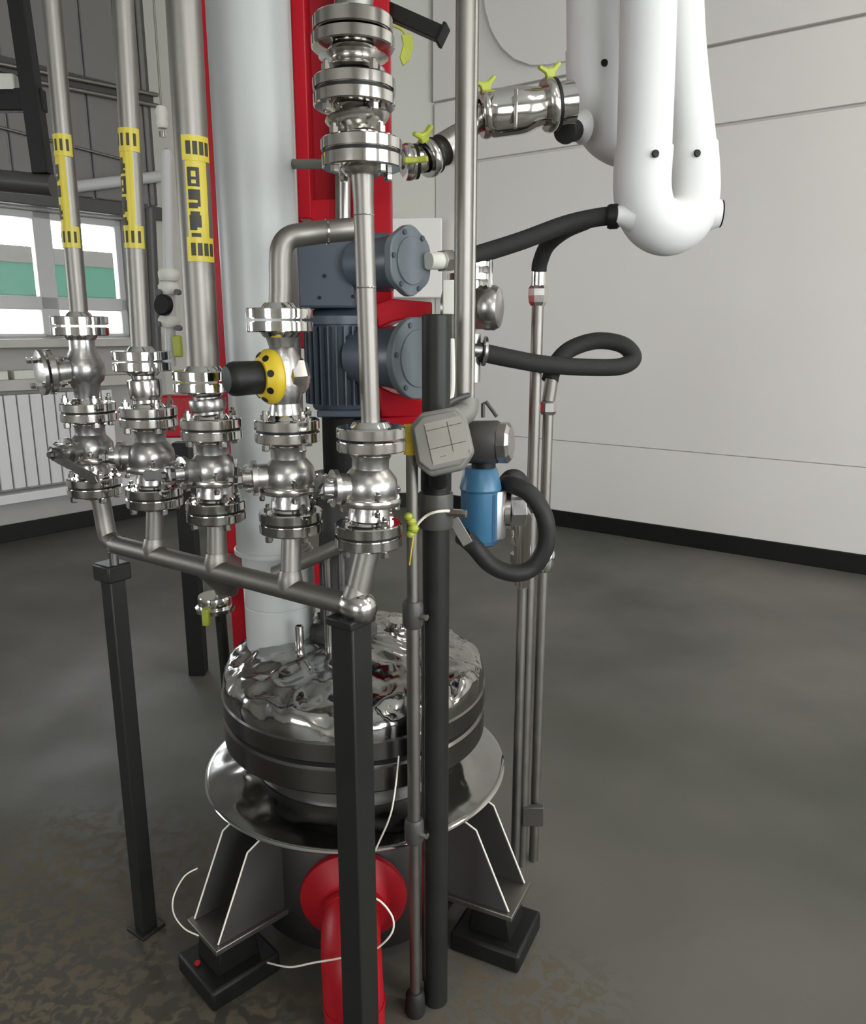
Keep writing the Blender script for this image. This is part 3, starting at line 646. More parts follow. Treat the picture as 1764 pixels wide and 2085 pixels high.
# mounting ears
def ear(dx, dy):
    e = Vector((dx, dy, 0)).normalized(); f = Matrix((e, Vector((0, 0, 1)), e.cross(Vector((0, 0, 1))))).transposed().to_4x4(); f.translation = VC   # local: x radial, y up, z sideways
    br = part(ves, 'mounting_ear', G().prism([(.27, .126), (.465, .126), (.465, .140), (.27, .140)], -.07, .07, f), 'steel_satin', bevel=.002)
    for s in (-1, 1):
        part(br, 'side_plate', G().prism([(.27, .140), (.452, .140), (.365, .335), (.31, .362), (.27, .362)], s * .056 - .0035, s * .056 + .0035, f), 'steel_plate', bevel=.0012, smooth=0)
        edge = [f @ Vector(q) for q in ((.452, .142, s * .056), (.365, .336, s * .056), (.31, .363, s * .056))]
        part(br, 'plate_edge', G().tube(edge, .0022, 8), 'wire', label='bright bare edge of the plate')
    return f
for (dx, dy, lab, red) in ((-.72, -.69, 'square black foot block under the left mounting ear, with a small red spot', True), (.90, -.44, 'square black foot block under the right mounting ear of the vessel', False)):
    f = ear(dx, dy)
    ft = thing('foot_block', lab, 'foot', f @ Vector((.40, 0, 0)), 'black foot blocks')
    part(ft, 'pad', G().box(.31, .49, 0, .052, -.085, .085, f), 'black', bevel=.008)
    part(ft, 'neck', G().prism([(.345, .05), (.455, .05), (.445, .126), (.355, .126)], -.05, .05, f), 'black', bevel=.004)
    part(ft, 'stud', G().cyl(.012, 0, .03, 6, fr(f @ Vector((.385, .126, 0)), (0, 0, 1))), 'steel', smooth=0) if False else None
    if red: part(ft, 'red_spot', G().cyl(.007, .0, .004, 10, fr(f @ Vector((.470, .052, .02)), (0, 0, 1))), 'red', label='small red cap')
# red outlet at the bottom front
ro = thing('outlet_pipe', 'dark red flared outlet pipe bending down to the floor before the vessel', 'pipe', (-.165, 1.43, 0))
rc = Vector((-.186, 1.60, .215)); ra = (Vector((-.180, 1.43, .20)) - rc).normalized()
part(ro, 'flared_flange', G().lathe([(0, .005), (.122, .005), (.125, .012), (.123, .022), (.100, .042), (.086, .052), (.078, .060), (0, .060)], 48, fr(rc, ra)), 'red_pipe')
pth = [rc + ra * .04, rc + ra * .07, rc + ra * .115 + Vector((0, 0, -.008)), Vector((-.177, 1.445, .165)), Vector((-.174, 1.432, .11)), Vector((-.172, 1.43, .05)), Vector((-.172, 1.43, 0.0))]
part(ro, 'elbow', G().tube(spline(pth, 5), .066, 32), 'red_pipe')
part(ro, 'elbow_band', G().tube([rc + ra * .066, rc + ra * .082], .070, 32), 'red_pipe')
part(ro, 'elbow_ring', G().lathe([(.066, -.006), (.0685, -.006), (.0685, .006), (.066, .006)], 32, Matrix.Translation((-.172, 1.43, .075)), closed=True), 'red_pipe')
# nozzles on the lid
def nozzle(px, py, Y, h, r, label, clamp=None, cap=True, mt='steel'):
    p = P(px, py, Y); t = thing('lid_nozzle', label, 'nozzle', p, 'nozzles on the lid')
    m = Matrix.Translation(p)
    part(t, 'neck', G().lathe([(0, -.05), (r, -.05), (r, h), (0, h)], 24), mt, m)
    part(t, 'ferrule', G().lathe([(0, h), (r * 1.5, h), (r * 1.6, h + .004), (r * 1.6, h + .010), (0, h + .010)], 28), 'steel_polished', m)
    part(t, 'cover', G().lathe([(0, h + .013), (r * 1.55, h + .013), (r * 1.6, h + .016), (r * 1.6, h + .026), (r * 1.3, h + .034), (0, h + .038)], 28), 'steel_polished', m)
    part(t, 'clamp', G().lathe([(r * 1.2, h + .002), (r * 1.75, h + .002), (r * 1.78, h + .024), (r * 1.2, h + .024)], 28, closed=True), clamp or 'steel', m)
    part(t, 'clamp_screw', G().cyl(.006, 0, .03, 8, fr(p + Vector((r * 1.3, -r * 1.2, h + .013)), (1, -.4, 0))), 'steel')
    return t
nozzle(765, 1390, 1.80, .05, .024, 'clamped lid nozzle just right of the nearest square post')
nozzle(815, 1360, 1.95, .10, .020, 'taller clamped lid nozzle behind the slim stand pole')
nozzle(838, 1400, 1.78, .03, .018, 'short lid nozzle squeezed between slim pole and round black post')
nozzle(648, 1350, 1.95, .12, .024, 'dark lid nozzle left of the nearest square post, behind the small tube', mt='steel_dark')
sp_ = P(612, 1352, 1.80); single('vent_tube', G().lathe([(.0075, -.02), (.0105, -.02), (.0105, .10), (.0075, .10)], 18, Matrix.Translation(sp_), closed=True), 'steel', 'short open steel tube standing on the foil lid', 'tube')
for k, (px, py, Y) in enumerate(((946, 1400, 1.78), (932, 1432, 1.70), (925, 1365, 1.9))):
    p = P(px, py, Y); t = thing('lid_stud', ['tall bolt with nut on the right edge of the lid', 'front bolt with nut on the right edge of the lid, nearest the black post', 'rear bolt with nut on the right edge of the lid'][k], 'bolt', p, 'studs at the lid edge')
    part(t, 'shaft', G().cyl(.008, -.05, .03, 12), 'steel_dark', Matrix.Translation(p)); part(t, 'nut', G().cyl(.014, -.012, .004, 6), 'steel_polished', Matrix.Translation(p), smooth=0); part(t, 'cap', G().lathe([(0, .022), (.010, .022), (.010, .036), (.004, .042), (0, .042)], 14), 'steel_polished', Matrix.Translation(p))
# rail standing on the lid behind the fourth and fifth columns
rr_ = thing('rear_rail', 'grey slanting rail on thin legs behind the header pipe, left of the nearest square post', 'rail', P(640, 1130, 1.78))
part(rr_, 'rail', G().tube([P(560, 1168, 1.80), P(705, 1106, 1.76)], .018, 18), 'steel_satin')
for px, py in ((665, 1124), (694, 1112)):
    q = P(px, py, 1.775); part(rr_, 'leg', G().tube([q, Vector((q.x, q.y, .70))], .011, 14), 'steel_dark')
# hopper with yellow clamp, left of the lid
hp = P(438, 1222, 2.15); hop = thing('drain_hopper', 'steel funnel with a yellow-green clamp on a dark pipe, left of the grey column foot', 'funnel', hp)
part(hop, 'funnel', G().lathe([(0, .0), (.030, .0), (.036, .02), (.085, .075), (.088, .10), (0, .10)], 32), 'steel_satin', Matrix.Translation(hp + Vector((.03, .02, .01))))
part(hop, 'ferrule', G().lathe([(0, -.016), (.046, -.016), (.048, -.012), (.048, .012), (.046, .016), (0, .016)], 30), 'steel_polished', Matrix.Translation(hp))
part(hop, 'clamp', G().lathe([(.04, -.030), (.054, -.030), (.056, -.018), (.040, -.014)], 30, Matrix.Translation(hp), closed=True), 'steel')
part(hop, 'clamp_nut', G().box(-.010, .010, -.012, .012, -.045, .005, Matrix.Translation(hp + Vector((-.012, -.055, -.01)))), 'yellow_green', bevel=.004, label='yellow-green wing nut')
part(hop, 'drain_pipe', G().tube([hp + Vector((.012, 0, -.01)), Vector((hp.x + .03, hp.y, 0.0))], .016, 18), 'dark_paint')

# ------------------------------------------------------------------ pale grey column
GC = Vector((-.408, 1.93, 0)); zl = .72; zs1 = P(540, 1135, 1.85).z
gc = thing('grey_column', 'thick pale grey painted column standing on the foil lid behind the valves', 'column', GC + Vector((0, 0, zl)))
part(gc, 'column', G().cyl(.0895, zs1, 3.8, 56), 'grey_paint', Matrix.Translation(GC))
part(gc, 'lower_sleeve', G().lathe([(0, zl - .02), (.090, zl - .02), (.090, zs1 - .145), (.0885, zs1 - .143), (.0885, zs1 - .140), (.090, zs1 - .138), (.090, zs1 - .004), (.086, zs1), (0, zs1)], 56), 'grey_paint', Matrix.Translation(GC + Vector((.012, 0, 0))))
part(gc, 'column_flange', G().lathe([(.090, -.004), (.096, -.004), (.096, .006), (.092, .008), (.090, .008)], 56, Matrix.Translation(GC + Vector((0, 0, zs1))), closed=True), 'grey_paint')

# ------------------------------------------------------------------ red stand
rs = thing('agitator_stand', 'red painted steel stand with a tall channel and two uprights behind the grey column', 'stand', (-.3, 2.3, 0))
def wb(x0, x1, y0, y1, z0, z1): return G().box(x0, x1, y0, y1, z0, z1)
yf = 2.16
def X(px, py, Y): return P(px, py, Y).x
zb_ = P(640, 445, yf).z
part(rs, 'channel_web', wb(X(600, 250, 2.25), X(790, 250, 2.25), 2.25, 2.262, zb_, 3.7), 'red', bevel=.002)
part(rs, 'channel_flange', wb(X(600, 250, yf), X(600, 250, yf) + .035, yf, 2.25, zb_, 3.7), 'red', bevel=.004)
part(rs, 'channel_flange', wb(X(684, 250, yf), X(684, 250, yf) + .014, yf, 2.25, zb_, 3.7), 'red', bevel=.004)
part(rs, 'channel_foot', wb(X(603, 420, yf) + .036, X(684, 420, yf), yf + .02, 2.25, zb_ - .01, zb_ + .05), 'red', bevel=.003)
part(rs, 'upright', wb(X(752, 300, yf), X(796, 300, yf), yf, yf + .07, P(790, 880, yf).z, 3.7), 'red', bevel=.004)
part(rs, 'lower_column', wb(X(630, 1160, 2.26), X(662, 1160, 2.26), 2.26, 2.33, 0, P(640, 1128, 2.26).z), 'red', bevel=.004)
part(rs, 'left_upright', wb(-.62, -.575, 2.28, 2.33, 0, 3.7), 'red', bevel=.004)
part(rs, 'side_arm', wb(X(325, 850, 2.26), -.62, 2.26, 2.32, P(350, 892, 2.26).z, P(350, 806, 2.26).z), 'red', bevel=.006)
part(rs, 'cross_beam', wb(-.62, X(790, 800, 2.3), 2.29, 2.34, 1.45, 1.52), 'red', bevel=.004)
def arm(pts, y0, y1, nm):
    g = G(); q = [P(px, py, y0) for px, py in pts]; g.prism([(p.x, p.z) for p in q], -y1, -y0, Matrix.Rotation(R(90), 4, 'X')); part(rs, nm, g, 'red', bevel=.004)
arm([(762, 618), (795, 608), (880, 615), (880, 640), (800, 655), (770, 668)], 1.86, 2.17, 'upper_arm')
arm([(770, 785), (800, 800), (865, 815), (865, 850), (775, 850)], 1.84, 2.17, 'lower_arm')
arm([(762, 852), (870, 846), (870, 880), (762, 880)], 1.83, 2.17, 'mount_plate')

# ------------------------------------------------------------------ agitator drive
dv = thing('agitator_drive', 'blue-grey geared motor with finned housing and round bolted covers', 'motor', P(690, 840, 1.9))
part(dv, 'terminal_box', G().box(X(605, 560, 1.80), X(722, 560, 1.80), 1.80, 1.90, P(660, 627, 1.80).z, P(660, 485, 1.80).z), 'motor', bevel=.006)
for px, py in ((651, 606), (661, 562), (719, 604)): part(dv, 'box_screw', G().cyl(.004, 0, .004, 10, fr(P(px, py, 1.80), (0, -1, 0))), 'black')
mc = P(695, 740, 1.90); zm0, zm1 = P(690, 838, 1.83).z, P(690, 632, 1.83).z
part(dv, 'motor_housing', G().lathe([(0, zm0), (.066, zm0), (.070, zm0 + .006), (.070, zm1 - .01), (.05, zm1), (0, zm1)], 40), 'motor', Matrix.Translation((mc.x, mc.y, 0)))
for k in range(28):
    a = R(360 * k / 28); link('cooling_fin', shared(('fin',), lambda: G().box(.066, .086, -.0018, .0018, 0, zm1 - zm0 - .05), 'motor', 0), dv, Matrix.Translation((mc.x, mc.y, zm0 + .015)) @ Matrix.Rotation(a, 4, 'Z'))
part(dv, 'fan_cowl', G().lathe([(0, zm1 - .03), (.088, zm1 - .03), (.088, zm1 - .012), (.06, zm1 + .004), (0, zm1 + .004)], 36), 'motor', Matrix.Translation((mc.x, mc.y, 0)))
part(dv, 'motor_foot', G().box(X(645, 840, 1.81), X(770, 840, 1.81), 1.81, 1.98, P(690, 850, 1.81).z, P(690, 836, 1.81).z), 'motor', bevel=.003)
part(dv, 'coupling', G().cyl(.05, P(690, 960, 1.85).z - .1, P(690, 852, 1.85).z, 32, Matrix.Translation((mc.x, mc.y, 0))), 'black')
part(dv, 'bearing_block', G().lathe([(0, .70), (.085, .70), (.085, .76), (.06, .78), (.055, 1.10), (.07, 1.12), (.07, 1.16), (0, 1.16)], 32, Matrix.Translation((mc.x - .01, mc.y, 0))), 'grey_dark')
gax = Vector((.80, -.60, 0)); 
def cover(px, py, Y, r, back, nm, lobes=0):
    c = P(px, py, Y); s = fr(c, gax, (0, 0, 1))
    part(dv, nm + '_housing', G().lathe([(0, -back), (r * .72, -back), (r * .74, -back * .5), (r * .84, -.03), (r * .88, -.018), (0, -.018)], 36), 'motor', s)
    g = G(); n = 48; poly = []
    for k in range(n):
        a = 2 * math.pi * k / n; q = r * (1 + .035 * math.cos(lobes * a)) if lobes else r; poly.append((q * math.cos(a), q * math.sin(a)))
    g.prism(poly, -.018, 0, s); o = part(dv, nm + '_cover', g, 'motor_light', bevel=.0025)
    part(o, 'raised_face', G().cyl(r * .70, -.002, .004, 40, s, .001), 'motor_light')
    for k in range(6):
        a = 2 * math.pi * k / 6 + .4; part(o, 'cover_screw', G().cyl(.0058, -.002, .004, 6, s @ Matrix.Translation((r * .86 * math.cos(a), r * .86 * math.sin(a), 0))), 'motor', smooth=0)
cover(838, 531, 1.72, .0695, .15, 'upper', 6); cover(852, 730, 1.76, .089, .17, 'lower', 0)
part(dv, 'gear_neck', G().box(X(720, 470, 1.84), X(800, 470, 1.84), 1.80, 1.92, P(760, 590, 1.82).z, P(760, 475, 1.82).z), 'motor', bevel=.01)

# ------------------------------------------------------------------ thin tall pipes in the middle
def vpipe(px, py0, py1, Y, r, mt, label, name='tall_pipe', floor=False):
    a = P(px, py0, Y); b = P(px, py1, Y) if not floor else Vector((a.x, a.y, 0)); b = Vector((a.x, a.y, b.z))
    if py0 < 0: a = UP(a)
    return single(name, G().tube([a, b], r, 22), mt, label, 'pipe')
vpipe(949, -40, 806, 1.62, PX(19, 1.62, 1.6), 'steel_satin', 'tall bright steel pipe dropping in front of the dark hose to the display head')
vpipe(968, -40, 815, 1.80, PX(8, 1.8, 1.6), 'steel_satin', 'thin pipe just right of and behind the tall bright pipe')
vpipe(906, 640, 830, 1.66, PX(21, 1.66, 1.5), 'steel_satin', 'short wide grey pipe between round black post and tall bright pipe')
p1 = thing('drop_pipe', 'steel pipe dropping from the branch hose nut to the floor, left of the pair', 'pipe', (P(1096, 600, 1.98).x, 1.98, 0))
a = P(1096, 600, 1.98); part(p1, 'pipe', G().tube([(a.x, a.y, 0), a], .0145, 20), 'steel_satin')
part(p1, 'union_nut', G().lathe([(0, -.026), (.017, -.026), (.022, -.018), (.024, -.002), (.024, .014), (.019, .022), (0, .022)], 6, Matrix.Translation(a)), 'steel', smooth=0)
part(p1, 'hose_ferrule', G().tube(spline([a + Vector((0, 0, .02)), P(1097, 560, 1.98), P(1098, 543, 1.98)], 4), [.0175] * 9, 20), 'steel_polished')
p2 = thing('drop_pipe', 'steel pipe dropping from the looped hose fitting to the floor, right of the pair', 'pipe', (P(1118, 830, 2.0).x, 2.0, 0))
a2 = P(1117, 828, 2.0); part(p2, 'pipe', G().tube([(a2.x, a2.y, 0), a2], .0135, 20), 'steel_satin')
part(p2, 'union_nut', G().lathe([(0, -.02), (.017, -.02), (.021, -.012), (.021, .01), (.016, .016), (0, .016)], 6, Matrix.Translation(a2)), 'steel', smooth=0)
part(p2, 'hose_ferrule', G().tube([a2 + Vector((0, 0, .015)), a2 + Vector((0.006, 0, .07))], .0165, 20), 'steel_satin')
part(p2, 'lower_coupling', G().lathe([(0, -.03), (.020, -.03), (.026, -.02), (.026, .02), (.020, .03), (0, .03)], 20, Matrix.Translation((a2.x + .004, a2.y, P(1112, 1140, 2.0).z))), 'steel_polished')
a0 = P(1064, 1188, 1.95)
p0_ = thing('drop_pipe', 'shorter steel pipe rising from the floor to the fittings below the black hose loop', 'pipe', (a0.x, 1.95, 0))
part(p0_, 'pipe', G().tube([(a0.x, a0.y, 0), a0], .0125, 20), 'steel_satin'); part(p0_, 'collar', G().cyl(.016, -.01, .012, 18, Matrix.Translation(a0)), 'steel')
bk = P(1085, 1660, 1.97); part(p0_, 'pipe_bracket', G().box(-.03, .03, -.01, .01, -.03, .03, Matrix.Translation(bk)), 'grey_dark', bevel=.003)

# ------------------------------------------------------------------ hoses
def hose(name, pts, r, mt, label, n=8, group=None):
    return single(name, G().tube(spline([P(*p) for p in pts], n), r, 20), mt, label, 'hose', group)
hA = thing('branched_hose', 'thick black insulated hose from gearbox to white elbow with a drooping branch', 'hose', P(1250, 443, 1.86))
part(hA, 'main_hose', G().tube(spline([P(*q) for q in ((925, 532, 1.80), (965, 521, 1.82), (1060, 491, 1.85), (1150, 458, 1.87), (1215, 443, 1.87), (1252, 439, 1.86))], 8), .0200, 22), 'foam')
part(hA, 'branch_hose', G().tube(spline([P(*q) for q in ((1195, 450, 1.87), (1150, 470, 1.90), (1115, 500, 1.95), (1100, 535, 1.975), (1098, 552, 1.98))], 8), .0185, 22), 'foam')
part(hA, 'hose_end', G().lathe([(0, -.012), (.024, -.012), (.027, -.006), (.027, .010), (.022, .016), (0, .016)], 24, fr(P(1248, 441, 1.86), P(1262, 440, 1.86) - P(1215, 443, 1.87))), 'black')
hose('looped_hose', ((975, 716, 1.86), (1040, 730, 1.90), (1110, 742, 1.95), (1200, 748, 2.0), (1265, 746, 2.03), (1290, 728, 2.05), (1268, 702, 2.06), (1215, 694, 2.06), (1160, 712, 2.04), (1130, 745, 2.015), (1120, 775, 2.0)), .0215, 'foam', 'thick black hose looping once in front of the pale right wall', 9)
hose('curled_hose', ((1030, 985, 1.69), (1046, 988, 1.66), (1082, 1008, 1.64), (1110, 1055, 1.63), (1112, 1110, 1.63), (1085, 1155, 1.63), (1045, 1167, 1.62), (1000, 1150, 1.62), (965, 1112, 1.62), (942, 1092, 1.60)), .0190, 'rubber', 'black hose curling round right of the blue flow meter', 9)
hose('hose_stub', ((1028, 985, 1.74), (1040, 972, 1.74), (1056, 975, 1.75), (1070, 1000, 1.77), (1076, 1040, 1.78)), .0180, 'rubber', 'short black hose end arching behind the curled hose', 8)

# ------------------------------------------------------------------ white insulated elbows
def white_loop(name, pts, r, label, seam_from, nubs, dots):
    ps = [P(*q) for q in pts]; ps = [ps[0] + (ps[0] - ps[1]) * 3.5] + ps + [ps[-1] + (ps[-1] - ps[-2]) * 3.5]; seam_from = (seam_from[0] + 1, seam_from[1] + 1); t = thing(name, label, 'pipe', ps[len(ps) // 2], 'white insulated loops'); sp_ = spline(ps, 8)
    part(t, 'insulated_pipe', G().tube(sp_, r, 36), 'white_cover')
    i0, i1 = seam_from
    part(t, 'elbow_cover', G().tube(spline(ps[i0:i1], 8), r * 1.06, 36), 'white_cover')
    for (p, d, rr, l, ring) in nubs:
        s = fr(P(*p), Vector(d)); part(t, 'nozzle_cone', G().lathe([(0, 0), (rr * 1.8, 0), (rr * 1.3, l * .5), (rr, l), (0, l)], 28), 'white_cover', s)
        if ring: part(t, 'black_ring', G().lathe([(0, l - .004), (rr * 1.02, l - .004), (rr * 1.02, l + .002), (0, l + .002)], 28), 'black', s, label='black end ring')
    for (p, nrm) in dots: part(t, 'rivet', G().lathe([(0, 0), (.0085, 0), (.007, .004), (0, .005)], 16), 'black', fr(P(*p), nrm), label='black rivet')
    return t
white_loop('white_loop', ((1322, -80, 1.87), (1318, 120, 1.87), (1312, 300, 1.865), (1308, 385, 1.865), (1322, 440, 1.87), (1358, 463, 1.90), (1395, 445, 1.94), (1410, 390, 1.965), (1405, 300, 1.975), (1385, 120, 1.98), (1372, -80, 1.98)), PX(53, 1.9, 1.75),
           'nearer white insulated pipe looping in a U before the right wall', (2, 9), [((1285, 440, 1.85), (-1, -.1, .05), .019, .035, False), ((1425, 435, 1.96), (1, -.1, -.02), .030, .048, True)],
           [((1335, 313, 1.797), (.1, -1, .1)), ((1420, 312, 1.906), (.15, -1, .1))])
white_loop('white_loop', ((1206, -80, 2.02), (1207, 100, 2.02), (1212, 200, 2.02), (1232, 258, 2.03), (1275, 285, 2.07), (1312, 262, 2.12), (1322, 180, 2.14), (1322, -80, 2.14)), PX(51, 2.0, 1.9),
           'farther white insulated pipe loop with a black hose stub, behind the nearer one', (1, 6), [((1186, 258, 1.975), (-.8, -.5, -.1), .021, .03, False)],
           [((1231, 128, 1.958), (.2, -1, .1))])
hs_ = fr(P(1162, 266, 1.935), (-.5, -.8, -.2)); t = thing('black_stub', 'short black hose stub at the foot of the farther white loop', 'hose', P(1162, 266, 1.935))
part(t, 'stub', G().lathe([(0, -.02), (.024, -.02), (.024, .02), (.028, .025), (.026, .035), (0, .037)], 24), 'foam', hs_)

# ------------------------------------------------------------------ clamped sanitary line to the white loop
sl_ = thing('sanitary_line', 'polished clamped pipe run rising from the red frame to the farther white loop', 'pipe', P(880, 315, 1.75))
part(sl_, 'left_run', G().tube([P(590, 334, 1.93), P(700, 334, 1.80), P(830, 334, 1.72)], PX(11, 1.66, 1.7), 20), 'steel_satin')
part(sl_, 'bend', G().tube(spline([P(820, 334, 1.72), P(860, 325, 1.74), P(900, 306, 1.77), P(935, 280, 1.80), P(962, 250, 1.82), P(985, 235, 1.83)], 6), [.026] * 31, 22), 'steel')
part(sl_, 'valve_body', G().tube(spline([P(985, 236, 1.83), P(1005, 232, 1.83), P(1060, 225, 1.84), P(1110, 216, 1.85), P(1165, 208, 1.86)], 5), [.030, .034, .040, .045, .047, .048, .048, .048, .048, .048, .048, .047, .044, .042, .040, .040, .040, .044, .044, .044, .044], 28), 'steel_polished')
part(sl_, 'sight_tube', G().tube([P(900, 306, 1.75), P(935, 285, 1.78)], .032, 22), 'steel_cast')
def triclamp(t, p, d, r, nut=(0, -.2, 1)):
    s = fr(p, d); part(t, 'clamp_band', G().lathe([(r * .8, -.010), (r * 1.12, -.010), (r * 1.2, -.004), (r * 1.2, .004), (r * 1.12, .010), (r * .8, .010)], 30, closed=True), 'steel', s)
    part(t, 'black_seal', G().lathe([(r * .8, .011), (r * 1.13, .011), (r * 1.13, .017), (r * .8, .017)], 30, closed=True), 'black', s)
    nd = Vector(nut).normalized(); b = p + nd * r * 1.2
    part(t, 'wing_nut', G().prism([(-.009, -.004), (.009, -.004), (.012, .006), (.026, .020), (.020, .026), (.006, .016), (-.006, .015), (-.022, .024), (-.027, .017), (-.012, .006)], -.006, .006, fr(b, d.cross(nd), d)), 'yellow_green', bevel=.003, label='yellow-green wing nut')
triclamp(sl_, P(872, 322, 1.74), P(900, 306, 1.77) - P(845, 330, 1.73), .032, (-.2, -.6, .7)); triclamp(sl_, P(988, 234, 1.83), P(1060, 225, 1.84) - P(985, 236, 1.83), .040); triclamp(sl_, P(1118, 214, 1.85), P(1165, 208, 1.86) - P(1110, 216, 1.85), .046)
triclamp(sl_, P(832, 330, 1.72), P(900, 325, 1.74) - P(832, 330, 1.72), .030, (.3, -.9, -.1))
part(sl_, 'handle', G().box(-.006, .006, -.004, .004, 0, .075, fr(P(1049, 262, 1.79), (0, -.1, 1))), 'steel_polished', bevel=.002)

# ------------------------------------------------------------------ flow meter group
fm = thing('flow_meter', 'blue cylindrical flow meter with a tapered blue cap and silver side sleeve', 'meter', P(980, 1100, 1.66))
c = P(978, 1050, 1.66); hpx = PX(1, 1.66, 1.15)
m = Matrix.Translation(c)
part(fm, 'body', G().lathe([(0, -48 * hpx), (38 * hpx, -48 * hpx), (40 * hpx, -45 * hpx), (40 * hpx, 53 * hpx), (0, 53 * hpx)], 40), 'blue', m)
part(fm, 'cap', G().lathe([(0, 54 * hpx), (41 * hpx, 54 * hpx), (43 * hpx, 58 * hpx), (34 * hpx, 98 * hpx), (31 * hpx, 101 * hpx), (0, 101 * hpx)], 40), 'blue', m)
part(fm, 'joint', G().cyl(38.5 * hpx, 52 * hpx, 55 * hpx, 40), 'black', m)
part(fm, 'base_ring', G().lathe([(0, -60 * hpx), (30 * hpx, -60 * hpx), (36 * hpx, -56 * hpx), (36 * hpx, -48 * hpx), (0, -48 * hpx)], 40), 'blue_dark', m)
part(fm, 'side_sleeve', G().lathe([(0, -46 * hpx), (26 * hpx, -46 * hpx), (27 * hpx, -43 * hpx), (27 * hpx, 50 * hpx), (26 * hpx, 53 * hpx), (0, 53 * hpx)], 36), 'alu', Matrix.Translation(c + Vector((26 * hpx, .004, 0))))
part(fm, 'dark_strip', G().patch(40.2 * hpx, 34, 44, -45 * hpx, 50 * hpx, 4, fr(c, (0, 0, 1))), 'blue_dark')
ff = thing('pipe_fitting', 'steel hex fittings stacked right of the blue flow meter, on the short pipe', 'fitting', P(1055, 1100, 1.72))
c2 = P(1050, 1042, 1.72)
part(ff, 'inlet_flange', G().lathe([(0, -.006), (.045, -.006), (.045, .006), (0, .006)], 28, fr(P(1036, 1040, 1.69), (1, -.15, 0))), 'steel')
part(ff, 'hex_nut', G().cyl(.034, 0, .034, 6, fr(P(1038, 1042, 1.70), (1, .1, 0)), .003), 'alu', smooth=0)
part(ff, 'elbow', G().tube(spline([P(1040, 1042, 1.72), P(1062, 1045, 1.75), P(1064, 1080, 1.80), P(1064, 1140, 1.90), P(1064, 1186, 1.95)], 6), .021, 22), 'steel')
part(ff, 'lower_nut', G().cyl(.026, -.014, .014, 6, fr(P(1060, 1095, 1.84), (0, -.35, 1)), .003), 'steel_polished', smooth=0)
part(ff, 'reducer', G().lathe([(0, -.03), (.016, -.03), (.03, .01), (.03, .03), (0, .03)], 24, fr(P(1063, 1150, 1.92), (0, 0, 1))), 'steel_cast')
# grey display head with the gridded label
dh = thing('display_head', 'grey faceted display head with a gridded paper label, tilted on the black post', 'display', P(898, 970, 1.45))
face = fr(P(900, 897, 1.42), (-.12, -1, .22), (1, 0, .23))       # local z to the viewer, x along the label
k = PX(1, 1.42, 1.3)
oct_ = [(-62, -38), (-40, -66), (28, -66), (58, -36), (58, 34), (44, 62), (-30, 66), (-58, 44)]
g = G(); n = len(oct_); fs = [(x * k, y * k) for x, y in oct_]
g.prism(fs, -.045, 0.0, face); part(dh, 'housing', g, 'grey_plastic', bevel=.006)
g = G(); g.prism([(x * .9 * k, y * .86 * k) for x, y in oct_], 0.0, .008, face); part(dh, 'bezel', g, 'grey_plastic', bevel=.004)
lb = part(dh, 'paper_label', G().box(-28 * k, 48 * k, -46 * k, 40 * k, .008, .0086, face), 'paper', label='paper label with a ruled grid')
for (x0, x1, y0, y1) in ((18, 19.6, -28, 34), (-28, 48, -14, -12.6), (-26, 48, 24, 25.2), (-28, -26.8, -44, 38), (-10, 2, -33, -32)):
    part(lb, 'ruled_line', G().box(x0 * k, x1 * k, y0 * k, y1 * k, .0086, .0089, face), 'print_black', smooth=0)
bt = P(888, 978, 1.50)
part(dh, 'neck', G().tube([P(893, 955, 1.455), P(893, 985, 1.472)], .018, 22), 'black')
th_ = thing('transmitter', 'dark grey transmitter housing with metal tag on top of the blue flow meter', 'transmitter', P(992, 945, 1.66))
part(th_, 'rear_housing', G().lathe([(0, -.05), (.040, -.05), (.045, -.042), (.045, .03), (.038, .04), (0, .04)], 28, fr(P(985, 900, 1.64), (.93, -.3, .05))), 'grey_dark')
part(th_, 'front_cap', G().lathe([(0, .04), (.034, .04), (.043, .046), (.043, .064), (.034, .070), (0, .070)], 10, fr(P(975, 902, 1.64), (.93, -.3, .05))), 'steel_cast', smooth=0)
part(th_, 'neck', G().cyl(.026, 0, .03, 24, Matrix.Translation(P(985, 952, 1.66))), 'black')
part(th_, 'metal_tag', G().box(-.007, .007, -.002, .002, -.011, .011, fr(P(1014, 910, 1.595), (0, 0, 1), (1, 0, 0))), 'steel_polished', bevel=.001)
part(th_, 'lifting_eye', G().tube([P(984, 850, 1.64), P(984, 822, 1.64), P(990, 818, 1.64), P(1012, 848, 1.64)], .0042, 8), 'grey_dark')
ub = thing('upper_elbow_housing', 'grey curved housing above the display head at the foot of the tall bright pipe', 'housing', P(930, 850, 1.60))
part(ub, 'shell', G().tube(spline([P(948, 815, 1.62), P(945, 838, 1.61), P(925, 850, 1.59), P(895, 862, 1.56)], 6), [.028 - .0003 * i for i in range(19)], 22), 'grey_plastic')
part(ub, 'seal', G().tube(spline([P(955, 805, 1.60), P(915, 820, 1.57), P(875, 855, 1.53)], 6), .006, 10), 'grey_dark')
single('grey_cable', G().tube(spline([P(920, 690, 1.60), P(920, 800, 1.585), P(900, 825, 1.56), P(868, 865, 1.52), P(862, 878, 1.515)], 8), .006, 10), 'cream', 'pale cable running down left of the tall bright pipe to the display head', 'cable')

